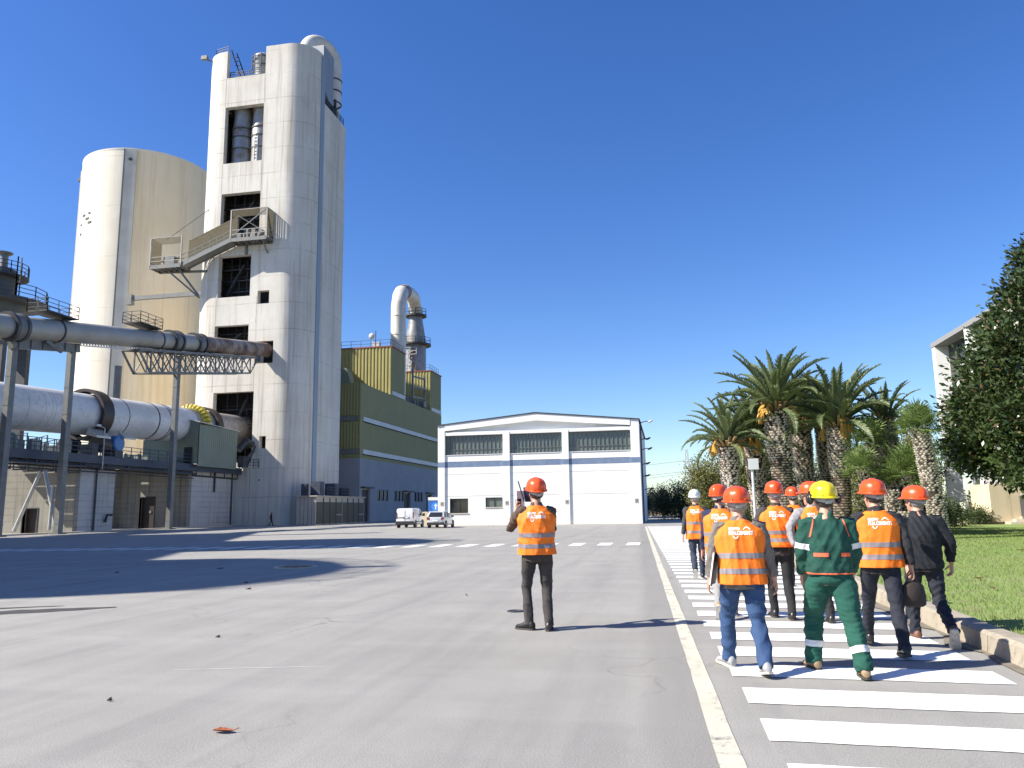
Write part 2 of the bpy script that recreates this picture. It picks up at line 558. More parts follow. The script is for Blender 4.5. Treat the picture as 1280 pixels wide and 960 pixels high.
# crossing of white bars over the yard
cw = base('yard_crossing', (0, 0, 0))
for k in range(27):
    x = -1.15 - k * 1.19
    y0, y1 = 32.9 + .06 * k * 0 - k * .09, 35.3 - k * .09
    mb = MB(); mb.add([(x - .56, y0, .005), (x, y0, .005), (x, y1, .005), (x - .56, y1, .005)], [(0, 1, 2, 3)])
    mb.build('stripe', 'cross', cw)
# tar patches
def blob(pts, z):
    m_ = MB(); m_.add([(x, y, z) for x, y in pts], [tuple(range(len(pts)))]); return m_
r = random.Random(3)
def strip_patch(p, q, w, n=16):
    p, q = Vector(p), Vector(q); d = (q - p); t = Vector((-d.y, d.x)).normalized()
    a = [p + d * i / n + t * w * (math.sin(PI * (i + .5) / (n + 1)) ** .6) * r.uniform(.6, 1) for i in range(n + 1)]
    b = [p + d * i / n - t * w * (math.sin(PI * (i + .5) / (n + 1)) ** .6) * r.uniform(.5, 1) for i in range(n + 1)]
    return [tuple(x) for x in b] + [tuple(x) for x in reversed(a)]
struct(blob(strip_patch((-12.6, 10.0), (-9.15, 11.95), .34), .004).build('tar_patch', 'tar'))
struct(blob(strip_patch((-12.8, 10.9), (-10.25, 12.05), .13), .004).build('tar_patch', 'tar'))
for p, q, w in (((-4.9, 7.25), (-3.4, 7.6), .007),):
    struct(blob(strip_patch(p, q, w), .004).build('paint_scratch', 'cross'))
# low pale kerb along the kiln piers
mb = MB(); mb.box(-54.2, -53.6, 50, 91, 0, .14); struct(mb.build('pier_kerb', 'stone'))
# ================================================================ PREHEATER TOWER
MT['joint'] = mat('casting joint', (.40, .36, .29), .9, (.30, .26, .2), 1.5)
TW = thing('preheater_tower', 'tall pale concrete preheater tower with rounded corners and dark rectangular openings', 'tower', (-54, 99, 0))
FY, XL, XR, YB = 93.0, -62.9, -45.9, 105.2
TZ, TZ2 = 67.2, 60.1
holes = [(-58.85, -52.85, 63, TZ + 1), (-58.8, -52.88, 50, 58.5), (-58.8, -52.88, 39.4, 45.5), (-58.7, -53.9, 30.6, 36.45), (-52.75, -51.05, 29.38, 31.2), (-58.9, -53.88, 23.4, 26.65), (-52.9, -50.2, 21.2, 24.2), (-58.62, -52.76, 8.2, 17.5), (-51.74, -50.8, 9.9, 11.5)]
mb = MB()
wall_grid(mb, -59.3, -49.5, 0, TZ, [(a, b, c, min(d, TZ)) for a, b, c, d in holes], lambda u, d, z: (u, FY + d, z), .8)
mb.build('front_wall', 'tower', TW)
def arc(cx, cy, rr, a0, a1, n=14):
    return [(cx + rr * math.cos(rad(a0 + (a1 - a0) * i / n)), cy + rr * math.sin(rad(a0 + (a1 - a0) * i / n))) for i in range(n + 1)]
def vwall(mb, pts, z0, z1):
    mb.rings([[(x, y, z0) for x, y in pts], [(x, y, z1) for x, y in pts]], cap=False, closed=False)
for name, out, inn in (('corner_wall', arc(-49.5, 96.6, 3.6, -90, 0) + [(XR, 97.0)], [(XR - .8, 97.0)] + arc(-49.5, 96.6, 2.8, 0, -90)), ('corner_wall', [(XL, 105.2)] + arc(-59.3, 96.6, 3.6, 180, 270), arc(-59.3, 96.6, 2.8, 270, 180) + [(XL + .8, 105.2)])):
    mb = MB(); pts = out + inn
    mb.rings([[(x, y, 0) for x, y in pts], [(x, y, TZ) for x, y in pts]], cap=False)
    n = len(out)
    for k in range(n - 1):      # wall top
        q = [out[k], out[k + 1], pts[len(pts) - 2 - k], pts[len(pts) - 1 - k]]
        mb.add([(x, y, TZ) for x, y in q], [(0, 1, 2, 3)])
    mb.build(name, 'tower', TW, smooth=40)
mb = MB(); mb.box(XR - .8, XR, 97.02, YB, 0, TZ2); mb.box(XL + .8, XR - .8, YB - .8, YB, 0, TZ2); mb.build('side_wall', 'tower', TW)
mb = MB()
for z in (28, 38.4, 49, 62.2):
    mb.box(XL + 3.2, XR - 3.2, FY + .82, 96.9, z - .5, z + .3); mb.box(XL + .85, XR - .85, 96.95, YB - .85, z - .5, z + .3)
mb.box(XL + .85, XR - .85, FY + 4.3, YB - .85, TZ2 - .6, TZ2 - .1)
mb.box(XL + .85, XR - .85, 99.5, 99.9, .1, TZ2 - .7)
mb.build('floor_slab', mat('dark concrete', (.09, .085, .08), .9, (.05, .05, .05), .5), TW)  # floors and back wall inside the tower in a dark concrete tone
for x in (-58.86, -52.86):
    for z0, z1 in ((.1, 8.1), (17.6, 23.3), (26.8, 30.5), (36.6, 39.3), (45.6, 49.9), (58.6, 62.9)):
        mb = MB(); mb.box(x - .035, x + .035, FY - .006, FY + .05, z0, z1); mb.build('casting_joint', MT['joint'], TW)
mb = MB(); mb.box(XR - .1, XR + .12, 96.35, 97.45, 3.4, TZ - .4); mb.build('joint_strip', mat('blue grey joint cover', (.27, .325, .39), .6, (.22, .27, .33), .3, stretch=(1, 1, .2)), TW)
# interior steel seen through the openings
for (a, b, c, d) in holes[2:4] + holes[5:6] + holes[7:8]:
    mb = MB()
    for k in range(3):
        z = c + (d - c) * (k + .8) / 3.6
        mb.bar((a - 1, FY + 2.2, z), (b + 1, FY + 2.2, z), .18)
        mb.bar((a - 1, FY + 2.2, z + .5), (b + 1, FY + 2.2, z + .5), .06)
    for k in range(4):
        x = a + (b - a) * (k + .5) / 4
        mb.bar((x, FY + 2.3, c - 1), (x, FY + 2.3, d + 1), .12)
    mb.bar((a + .3, FY + 1.9, c + .8), (b - 2, FY + 1.9, d - .8), .5, .2)
    mb.build('inner_steelwork', 'steel_dark', TW)
for x, rr in ((-57.25, 1.52), (-54.35, 1.42)):
    mb = MB(); mb.lathe((x, 95.4, 48.9), [(rr, 0), (rr, 6.6), (rr * .98, 6.8), (1.3, 9.3), (1.45, 9.9)], 28)
    cy = mb.build('cyclone_duct', 'pipe_grey', TW, smooth=50)
    for z in (50.2, 52.6, 54.4, 55.7):
        mb = MB(); mb.lathe((x, 95.4, z), [(rr + .02, 0), (rr + .1, .02), (rr + .1, .2), (rr + .02, .22)], 28); mb.build('band', 'flange', cy, smooth=40)
mb = MB()
for k in range(9):
    mb.bar((-54.8, 93.95, 50 + k * .5), (-54.2, 93.95, 50 + k * .5), .05)
mb.bar((-54.8, 93.95, 50), (-54.8, 93.95, 54.3), .07); mb.bar((-54.2, 93.95, 50), (-54.2, 93.95, 54.3), .07)
mb.build('ladder', 'galv', TW)
# roof furniture
mb = MB(); railing(mb, [(-62.3, 96, TZ), (-61.2, 93.9, TZ), (-59, 93.4, TZ)], 1.1, 1.2, .07); railing(mb, [(-49.2, 95, TZ), (-47.2, 96.5, TZ), (-47, 99, TZ2 + 7)], 1.1, 1.2, .06)
railing(mb, [(-58.6, 93.5, 63), (-52.9, 93.5, 63)], 1.15, .95, .09); railing(mb, [(-58.2, 96, 63.2), (-56.8, 97.5, 63.2), (-53.5, 97.5, 63.2)], 1.4, 1.0, .09)
for k in range(10):
    mb.bar((-58.6, 94 + k * .35, 66.8 - k * .4), (-57.8, 94 + k * .35, 66.8 - k * .4), .09)
mb.bar((-58.65, 93.6, 67.8), (-58.3, 97.6, 63), .12); mb.bar((-57.8, 93.6, 67.2), (-57.6, 97.6, 63), .12)
mb.build('roof_railing', 'steel_dark', TW)
mb = MB(); mb.lathe((-55.2, 96.4, 62.6), [(1.15, 0), (1.15, 4.4), (1.3, 4.6), (1.3, 5.2), (.8, 5.6), (.2, 5.8)], 20); vs_ = mb.build('roof_vessel', 'galv', TW, smooth=45)
mb = MB()
for z in (66.0, 67.3): mb.lathe((-55.2, 96.4, z), [(1.5, 0), (1.58, .03), (1.58, .1), (1.5, .12)], 20, cap=False)
for k in range(10): mb.bar((-55.2 + 1.54 * math.cos(k * .628), 96.4 + 1.54 * math.sin(k * .628), 65.6), (-55.2 + 1.54 * math.cos(k * .628), 96.4 + 1.54 * math.sin(k * .628), 69.2 if k == 3 else 67.9), .1)
mb.build('guard_rail', 'steel_dark', vs_)
mb = MB(); mb.cbox((-63.1, 93.9, 67.3), (.9, .5, .55)); mb.bar((-62.9, 94, 67.1), (-61.9, 94.6, 66.9), .15); mb.build('floodlight', 'steel_grey', TW)
# gooseneck duct over the tower's rear
GN = thing('gooseneck_duct', 'cream gooseneck duct curving over the right top of the tall tower', 'duct', (-47, 101, TZ2))
pts = [(-49.9, 99.6, 66.5), (-49.9, 99.6, 69.9)] + [(-48.7 - 1.2 * math.cos(rad(t)), 101.8 - 2.2 * math.cos(rad(t)), 69.9 + 2.45 * math.sin(rad(t))) for t in range(10, 181, 10)] + [(-47.5, 104.0, 68), (-47.5, 104.0, 64.5), (-47.6, 103.8, 62), (-47.9, 103.4, 59.4)]
mb = MB(); mb.tube(pts, 1.2, 22); mb.build('pipe', 'pipe_cream', GN, smooth=50)
mb = MB(); mb.prism([(97.3, 63.0), (97.3, 69.2), (100.9, 69.2), (100.9, 61.4), (99.4, 61.4)], 'x', -50.9, -46.1); mb.build('hood', mat('grey sheet hood', (.30, .31, .32), .5, (.25, .26, .27), 1, metal=.3), GN)
mb = MB()
for z in (67.2, 65.3, 63.4): mb.lathe((-47.5, 104.0, z), [(1.22, 0), (1.3, .02), (1.3, .22), (1.22, .24)], 22)
mb.build('band', 'flange', GN, smooth=40)
mb = MB(); railing(mb, [(-45.98, 98.5, 60.1), (-45.98, 104.5, 60.1)], 1.1, 1.2, .08); mb.bar((-46.3, 101.5, 61), (-45.9, 103, 62.4), .25); mb.bar((-46.4, 102.3, 60.2), (-46.4, 102.3, 63.3), .3); mb.build('guard_rail', 'steel_dark', GN)

t = thing('hidden_shade_blocks', 'added unseen concrete annex behind the tall preheater tower', 'shade blocker', (-65, 108, 0))  # unseen blocks added, shaped to throw shade on the green building
mb = MB(); mb.box(-69, -60, 105.3, 110, 0, 43); mb.build('wall', 'tower', t)
mb = MB(); mb.box(-72, -68.5, 111, 121, 0, 40.5); mb.build('shade_block', 'tower', t)
# outside stair and platforms on the tower front
ST = thing('tower_stair', 'olive steel stair with caged platforms hung on the front of the concrete tower', 'staircase', (-58, 91, 35))
def caged(mbf, mbp, mbg, x0, x1, y0, y1, z, h, open_sides=''):
    mbf.box(x0, x1, y0, y1, z - .16, z)
    for k in range(int((x1 - x0) / .9) + 1):
        mbf.bar((x0 + k * .9, y0, z - .3), (x0 + k * .9, y1, z - .3), .14, .3)
    mbf.bar((x0, y0, z - .25), (x1, y0, z - .25), .16, .5); mbf.bar((x0, y1, z - .25), (x1, y1, z - .25), .16, .5)
    for x in (x0, x1):
        mbp.bar((x, y0, z - .3), (x, y0, z + h), .16)
    for x in (x0, x1):
        mbp.bar((x, y1, z), (x, y1, z + h), .12)
    for zz_ in (.55, 1.15, h):
        for a, b, sd in (((x0, y0), (x1, y0), 'f'), ((x0, y0), (x0, y1), 'l'), ((x1, y0), (x1, y1), 'r')):
            if sd not in open_sides:
                mbp.bar((*a, z + zz_), (*b, z + zz_), .08)
    n = int((x1 - x0) / .14)
    for a, b, sd in (((x0, y0), (x0, y1), 'l'), ((x1, y0), (x1, y1), 'r')):
        if sd in open_sides: continue
        m_ = int((y1 - y0) / .13)
        for k in range(m_):
            y = y0 + (k + .5) * (y1 - y0) / m_
            mbg.bar((a[0], y, z + .1), (a[0], y, z + h), .07)
    for k in range(n):
        x = x0 + (k + .5) * (x1 - x0) / n
        mbg.bar((x, y0, z + h * .74), (x, y0, z + h), .06)
SY = 91.15
for args in ((-56.0, -50.75, SY, 92.95, 38.2, 4.0, 'l'), (-68.0, -63.3, SY, 93.4, 35.3, 3.9, 'r')):
    f_, p_, g_ = MB(), MB(), MB()
    caged(f_, p_, g_, *args)
    pf = f_.build('platform_floor', 'steel_grey', ST); p_.build('platform_post', 'duct', pf); g_.build('guard_mesh', 'mesh_panel', pf)
g_ = MB()
mb = MB()
for y in (SY + .1, SY + 1.6):
    mb.bar((-63.3, y, 35.15), (-56.0, y, 38.05), .12, .55)
mb.bar((-63.3, SY + .85, 35.0), (-56.0, SY + .85, 37.9), 1.6, .06)
for k in range(14):
    t = (k + .5) / 14
    mb.cbox((-63.3 + 7.3 * t, SY + .85, 35.3 + 2.9 * t), (.5, 1.4, .07))
mb.build('stair_flight', 'steel_grey', ST)
mb = MB()
for y in (SY + .1, SY + 1.6):
    for q in (.6, 1.2):
        mb.bar((-63.3, y, 35.3 + q), (-56, y, 38.2 + q), .07)
    for k in range(8):
        t = k / 7
        mb.bar((-63.3 + 7.3 * t, y, 35.2 + 2.9 * t), (-63.3 + 7.3 * t, y, 36.5 + 2.9 * t), .07)
for k in range(60):
    t = (k + .5) / 60
    for y in (SY + 1.65,):
        g_.bar((-63.3 + 7.3 * t, y, 36.6 + 2.9 * t), (-63.3 + 7.3 * t, y, 39.0 + 2.9 * t), .08)
g_.bar((-63.3, SY + 1.65, 39.0), (-56, SY + 1.65, 41.9), .12)
mb.build('handrail', 'steel_grey', ST)
g_.build('guard_mesh', 'mesh_panel', ST)
for a, b, w_ in (((-56, SY, 38.4), (-50.75, SY, 42.1), .1), ((-56, SY, 42), (-50.75, SY, 38.6), .06), ((-64.2, 92, 34.9), (-61.6, 93, 31.2), .28), ((-66, 92, 34.9), (-61.8, 93.6, 31.0), .22), ((-68, 93.4, 35), (-60.6, 93.2, 34.6), .3), ((-54.6, 92.9, 36.4), (-54.6, 92.9, 38.1), .3), ((-51.5, SY + .2, 38), (-51.5, 93, 36.4), .14), ((-66.2, 92, 39.2), (-60.6, 93.4, 43.8), .08)):
    mb = MB(); mb.bar(a, b, w_); mb.build('bracket', 'steel_grey', ST)
for k in range(5):
    mb = MB(); mb.cbox((-55.2 + k * 1.05, 92.2, 38.7 + .3 * (k % 2)), (.55, .7, .9 + .4 * ((k * 7) % 3))); mb.build('valve_box', 'steel_grey', ST)
mb = MB(); mb.cbox((-65.6, 92.3, 36), (1.6, 1.0, 1.3)); mb.tube([(-67, 92.2, 36.2), (-64, 92.2, 36.4)], .18, 8)
mb.build('winch', 'steel_grey', ST)
# strut between silo and tower
mb = MB(); mb.box(-80, -62.9, 103.0, 103.5, 34.4, 35.0); mb.cbox((-80.0, 103.2, 34.5), (.9, .8, 1.6))
tag(mb.build('tie_beam', 'steel_grey'), 'grey horizontal tie beam between the round silo and the tall tower', 'beam')

# ================================================================ SILO
SI = thing('storage_silo', 'huge pale cylindrical concrete silo behind the tall tower', 'silo', (-91.8, 121.5, 0))
SR, SZ = 10.95, 64.3
def cyl_part(a0, a1, n=40):
    m_ = MB(); m_.rings([[(-91.8 + SR * math.cos(rad(a0 + (a1 - a0) * i / n)), 121.5 + SR * math.sin(rad(a0 + (a1 - a0) * i / n)), z) for i in range(n + 1)] for z in (0, SZ)], cap=False, closed=False); return m_
cyl_part(120, 296, 60).build('shell', 'silo', SI, smooth=60)
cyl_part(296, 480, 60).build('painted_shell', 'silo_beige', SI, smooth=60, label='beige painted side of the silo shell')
mb = MB(); mb.lathe((-91.8, 121.5, SZ - .6), [(SR - .1, 0), (SR + .04, .3), (SR + .04, .62), (SR - .8, .9), (1.0, 2.0), (.2, 2.05)], 80); mb.build('roof', 'silo', SI, smooth=40)
a = rad(291)
cx, cy = -91.8 + SR * math.cos(a), 121.5 + SR * math.sin(a)
Mx = Matrix.Translation((cx, cy, 0)) @ Matrix.Rotation(a, 4, 'Z')
mb = MB(); mb.box(-.3, .28, -.95, .95, 0, SZ - .3, Mx); mb.build('lift_shaft', mat('pale grey joint panel', (.52, .52, .47), .8, (.44, .43, .38), .4), SI)
mb = MB(); mb.box(-.2, .34, -1.15, -.97, 0, SZ - .3, Mx); mb.build('cable_run', 'steel_grey', SI)
mb = MB(); mb.cbox((0, 0, 0), (.3, .5, .4), Mx @ Matrix.Translation((.4, 0, SZ - 2.2))); mb.build('lamp', 'steel_dark', SI)
a = rad(205); cx, cy = -91.8 + (SR + .3) * math.cos(a), 121.5 + (SR + .3) * math.sin(a)
mb = MB(); mb.tube([(cx, cy, 0), (cx, cy, SZ - .4)], .34, 10); mb.build('downpipe', 'stone', SI, smooth=60)
mb = MB(); mb.cbox((cx - .5, cy, SZ - 2), (.5, .5, .6)); mb.build('floodlight', 'steel_dark', SI)
mb = MB()
for (da, z) in ((238, 51.5), (243, 53), (249, 52.2), (252, 53.1), (253, 51.4), (238.5, 49.8)):
    a = rad(da); c = Vector((-91.8 + (SR + .02) * math.cos(a), 121.5 + (SR + .02) * math.sin(a), z)); mb.cbox((0, 0, 0), (.12, .5 + .4 * (da % 2), .35), Matrix.Translation(c) @ Matrix.Rotation(a, 4, 'Z'))
mb.build('fixing_scar', 'steel_dark', SI)

# ================================================================ KILN
KX = -56.5
def kz(y): return 11.15 + .0385 * (y - 57)
KN = thing('rotary_kiln', 'long white rotary kiln drum with scuffed shell running into the concrete tower', 'kiln', (KX, 75, 7))
def ring(mb, y, r, L, bev=.04, n=48):
    P = [(r - .3, 0), (r, 0), (r, L), (r - .3, L)]
    mb.rings([[(KX + a * math.cos(2 * PI * k / n), y + b, kz(y) + a * math.sin(2 * PI * k / n)) for k in range(n)] for a, b in P], cap=False)
mb = MB(); mb.tube([(KX, y, kz(y)) for y in (46, 55, 65, 75, 83.4)], 2.05, 48); sh = mb.build('shell', 'kiln', KN, smooth=50)
mb = MB(); mb.tube([(KX, y, kz(y)) for y in (83.45, 90, 98)], 2.03, 48); mb.build('outlet_shell', 'kiln_end', KN, smooth=50, label='bare metal end of the kiln shell')
mb = MB(); ring(mb, 66.9, 2.58, 1.5); mb.build('riding_ring', 'tyre_steel', KN, smooth=40)
for y, w in ((76.2, .16), (78.3, .1), (78.75, .1), (71.3, .06)):
    mb = MB(); ring(mb, y, 2.09, w); mb.build('weld_band', 'tyre_steel', KN, smooth=40)
GR = MB(); nseg = 30
ring(GR, 84.4, 2.15, 1.3)
gear = GR.build('girth_gear', 'gear_yellow', KN, smooth=40)
mb = MB()
for k in range(nseg):
    a0, a1 = 2 * PI * k / nseg, 2 * PI * (k + .62) / nseg
    q = []
    for a, b, y in ((a0, 2.15, 84.4), (a1, 2.15, 84.4), (a1, 2.66, 84.75), (a0, 2.66, 84.75), (a0, 2.15, 85.7), (a1, 2.15, 85.7), (a1, 2.66, 85.4), (a0, 2.66, 85.4)):
        q.append((KX + b * math.cos(a), y, kz(84.4) + b * math.sin(a)))
    mb.add(q, [(0, 3, 2, 1), (4, 5, 6, 7), (0, 1, 5, 4), (1, 2, 6, 5), (2, 3, 7, 6), (3, 0, 4, 7)])
mb.build('gear_guard', 'gear_yellow', gear)
mb = MB(); ring(mb, 87.2, 2.5, 1.1); mb.build('riding_ring', 'tyre_steel', KN, smooth=40)
# scuff rings on the shell
mb = MB()
for y in (58.2, 60.1, 60.9, 61.3, 62.2): ring(mb, y, 2.055, .05)
mb.build('wear_ring', 'kiln_end', KN, smooth=40)

# piers
def pier(y0, y1, label, door, nm):
    t = thing('kiln_pier', label, 'pier', (-60, (y0 + y1) / 2, 0), group='concrete piers under the kiln')
    mb = MB()
    wall_grid(mb, -67, -55, 0, 7.0, [door], lambda u, d, z: (u, y0 + d, z), .6)
    mb.build('front_wall', 'pier_front_shaded', t)
    mb = MB(); mb.box(-66.98, -55, y0 + .61, y1, 0, 7.0); mb.build('body', 'pier', t)
    d0, d1, _, dz = door
    mb = MB(); mb.box(d0 + .05, d1 - .05, y0 + .42, y0 + .5, .02, dz - .04); dd = mb.build('door', 'door_dark', t)
    mb = MB(); mb.box(d0 - .1, d0, y0 - .05, y0 + .3, 0, dz + .1); mb.box(d1, d1 + .1, y0 - .05, y0 + .3, 0, dz + .1); mb.box(d0, d1, y0 - .05, y0 + .3, dz, dz + .1); mb.build('frame', 'steel_dark', dd)
    return t
p1 = pier(65, 70.4, 'concrete kiln pier with dark doorway under the kiln riding ring', (-60.5, -58.9, 0, 2.3), 1)
p2 = pier(83, 92.9, 'long concrete kiln pier with tall dark door beside the tower', (-61.3, -59.3, 0, 3.6), 2)
mb = MB(); mb.tube([(-54.85, 67.6, .1), (-54.85, 67.6, 7)], .09, 8); mb.tube([(-54.85, 69.2, .9), (-54.7, 69.2, 1.6), (-54.3, 69.5, 1.6)], .12, 8); mb.build('downpipe', 'steel_dark', p1, smooth=60)
mb = MB(); mb.tube([(-54.85, 92.2, .1), (-54.85, 92.2, 7)], .09, 8); mb.tube([(-54.85, 88.2, 4.2), (-54.85, 88.2, 7)], .11, 8); mb.tube([(-54.8, 83.4, 6.1), (-54.8, 93.4, 6.0), (-53, 95.4, 5.6), (-51.5, 92.9, 5.8)], .1, 8); mb.build('downpipe', 'steel_dark', p2, smooth=60)
mb = MB(); mb.cbox((-57.2, 82.9, 1.5), (.5, .25, .7)); mb.cbox((-60.1, 83.38, 1.9), (.3, .06, .3)); mb.build('wall_box', 'steel_grey', p2)

# service walkway along the kiln
WK = thing('kiln_walkway', 'dark blue steel walkway with railings running along the kiln piers', 'walkway', (-55, 70, 7))
mb = MB(); mb.box(-57.5, -54.1, 52, 92.9, 7.12, 7.28); mb.build('deck', 'steel_navy', WK)
for x0, x1, y0, y1, st in ((-63.5, -57.52, 61.9, 64.9, .62), (-66, -57.52, 76.5, 82.9, .95), (-64, -57.52, 65.2, 70.2, .62)):
    y = y0
    while y < y1:
        mb = MB(); mb.box(x0 + (y * 7 % 2.1), x1, y, min(y1, y + st * .8), 7.12, 7.28); mb.build('deck_plank', 'steel_navy', WK)
        y += st
mb = MB(); mb.box(-54.1, -53.95, 52, 92.9, 6.55, 7.35); mb.bar((-54, 52, 6.2), (-54, 65, 6.2), .1)
for k in range(14):
    y = 53 + k * 3
    mb.bar((-54.05, y, 5.9), (-54.05, y, 7.1), .1)
    if not (64.5 < y < 71 or y > 82.5): mb.bar((-57.4, y, 6.9), (-54.1, y, 6.9), .2, .4)
mb.build('edge_beam', 'steel_navy', WK)
mb = MB(); railing(mb, [(-54.05, 52, 7.3), (-54.05, 81.8, 7.3)], 1.15, 1.5, .065, 2); railing(mb, [(-53.0, 91.3, 7.3), (-51.6, 92.9, 7.3)], 1.15, .8, .07, 2); railing(mb, [(-57.4, 52, 7.3), (-57.4, 64, 7.3)], 1.15, 1.5, .06, 2); mb.build('railing', 'steel_navy', WK)
rng = random.Random(12)
MT['machine'] = mat('greenish machine paint', (.13, .17, .145), .5, (.3, .3, .28), 1.2)
for k in range(26):
    y = rng.uniform(52.5, 63.5) if k < 17 else rng.uniform(71.5, 81.5)
    x = rng.uniform(-57.2, -54.6); h = rng.uniform(.5, 1.7) if k < 17 else rng.uniform(.3, .9)
    mb = MB()
    if k % 3: mb.cbox((x, y, 7.3 + h / 2), (rng.uniform(.3, 1.0), rng.uniform(.3, 1.1), h))
    else: mb.lathe((x, y, 7.3), [(.28, 0), (.28, h), (.18, h + .2)], 10)
    mb.build('pump_set', MT['machine'], WK)
mb = MB()
for k in range(10):
    y = 52.6 + k * 1.15
    mb.tube([(-55 - .4 * (k % 3), y, 7.3), (-55 - .4 * (k % 3), y, 8.3 + .3 * (k % 2)), (-55.3, y + .8, 8.6 + .3 * (k % 2)), (-55.3, y + .9, 7.3)], .07, 8)
mb.build('pipework', 'galv', WK, smooth=60)
for x, z, r_ in ((-54.2, 6.25, .11), (-54.6, 6.45, .16), (-55.2, 6.1, .09), (-54.4, 5.75, .07)):
    mb = MB(); mb.tube([(x, 50, z), (x, 64.6, z), (x + .25, 65.2, z), (x + .25, 82.6, z - .05)], r_, 8); mb.build('pipe_run', 'steel_dark', WK, smooth=60)
for k in range(9):
    y = 51.5 + k * 1.6
    mb = MB(); mb.bar((-55.3, y, 5.6), (-54.0, y, 5.6), .1, .12); mb.bar((-54.05, y, 5.6), (-54.05, y, 6.6), .07); mb.bar((-55.25, y, 5.6), (-55.25, y, 7.1), .07); mb.build('pipe_hanger', 'steel_dark', WK)
# roller station below the riding ring
RS = thing('roller_station', 'dark roller station blocks carrying the kiln ring on its pier', 'machine', (-56.5, 67.6, 7.3))
for sx in (-1, 1):
    mb = MB(); mb.tube([(KX + sx * 1.75, 67.0, 8.55), (KX + sx * 1.75, 68.3, 8.55)], .85, 24); mb.build('roller', 'tyre_steel', RS, smooth=40)
    mb = MB(); mb.cbox((KX + sx * 1.75, 66.2, 7.85), (1.3, .9, 1.1)); mb.cbox((KX + sx * 1.75, 69.2, 7.85), (1.3, .9, 1.1)); mb.build('bearing_block', 'steel_dark', RS)
mb = MB(); mb.prism([(-54.6, 9.3), (-53.4, 9.0), (-53.4, 9.2), (-54.4, 9.9)], 'y', 65.4, 67.4); mb.prism([(-54.4, 9.4), (-53.5, 9.2), (-53.5, 9.35), (-54.3, 9.9)], 'y', 69.6, 71.2); mb.build('heat_shield', 'galv', RS)
mb = MB(); mb.tube([(-53.75, 66.9, 6.0), (-53.75, 66.9, 10.0), (-53.9, 66.5, 10.2)], .06, 8); mb.cbox((-54, 66.2, 10.25), (.3, .6, .2)); mb.build('lamp_post', 'galv', RS, smooth=60)
BD = thing('drive_motor', 'blue round drive motor standing on the walkway below the kiln', 'motor', (-54.6, 69.3, 7.3))
mb = MB(); mb.tube([(-54.9, 69.4, 8.75), (-54.6, 69.4, 8.75), (-54.0, 69.4, 8.75), (-53.9, 69.4, 8.75)], [.72, .82, .82, .7], 20); mb.build('casing', 'blue_drum', BD, smooth=40)
mb = MB(); mb.cbox((-54.4, 69.4, 7.65), (.9, 1.2, .7)); mb.build('foot', 'steel_dark', BD)
# green shed over the gear
SH = thing('gear_shed', 'grey green metal clad shed wrapped round the kiln beside the tower', 'shed', (-57, 86.5, 7.3))
mb = MB(); R = []
mb.prism([(-60.5, 7.35), (-53.3, 7.35), (-53.3, 12.25), (-54.6, 12.55), (-56.2, 12.4), (-60.5, 10.3)], 'y', 81.9, 82.05); mb.build('front_panel', 'shed_green', SH)
mb = MB(); corrugated(mb, (-53.3, 81.9), (-53.3, 90.4), 7.1, 12.0, (1, 0), .42, .03); mb.box(-53.45, -53.32, 81.95, 90.3, 7.1, 12.0); mb.build('side_panel', 'shed_green', SH)
mb = MB(); mb.add([(-53.1, 81.7, 12.28), (-54.6, 81.7, 12.6), (-54.6, 90.6, 12.25), (-53.1, 90.6, 11.95), (-53.1, 81.7, 12.2), (-54.6, 81.7, 12.52), (-54.6, 90.6, 12.17), (-53.1, 90.6, 11.87)], [(0, 1, 2, 3), (7, 6, 5, 4), (0, 4, 5, 1), (1, 5, 6, 2), (2, 6, 7, 3), (3, 7, 4, 0)]); mb.build('roof_edge', 'white_strip', SH)
mb = MB(); mb.box(-55.0, -54.0, 81.8, 81.88, 7.4, 9.3); mb.build('door', 'dark', SH)
mb = MB(); mb.bar((-53, 92.4, 7.5), (-52.2, 92.9, 10.2), .25); mb.bar((-53.3, 91, 7.4), (-52.2, 92.6, 9.6), .3); mb.tube([(-53.6, 91.2, 9.6), (-52.9, 92, 10.8), (-52.6, 92.9, 10.4)], .45, 12); mb.cbox((-53, 91.4, 8.1), (.8, 1.2, 1.4)); mb.build('drive_gear', 'steel_dark', SH)

# ================================================================ DUCT
DX = -51.5
def dz(y): return 16.72 + .153 * (y - 52)
DU = thing('air_duct', 'long grey air duct sloping up into the tower, rusted at its upper end', 'duct', (DX, 70, 16))
mb = MB(); mb.tube([(DX, y, dz(y)) for y in (44, 52, 66, 78.6)], .95, 32); mb.build('pipe', 'duct', DU, smooth=50)
mb = MB(); mb.tube([(DX, y, dz(y)) for y in (78.6, 85, 93.7)], .96, 32); mb.build('rusty_pipe', 'rust', DU, smooth=50, label='rust stained upper section')
for y, r_, w in ((52.0, 1.24, .3), (53.1, 1.2, .3), (57.2, 1.03, .14), (70.8, 1.03, .14), (72.7, 1.24, .28), (73.9, 1.24, .28), (77.0, 1.22, .25), (78.3, 1.22, .28)):
    mb = MB(); mb.tube([(DX, y, dz(y)), (DX, y + w, dz(y + w))], r_, 32); mb.build('flange', 'flange', DU, smooth=40)
for y in (52.35, 73.0, 77.3):
    mb = MB(); mb.tube([(DX, y + .05, dz(y + .05)), (DX, y + .85, dz(y + .85))], 1.12, 32); mb.build('expansion_joint', 'steel_grey', DU, smooth=40)
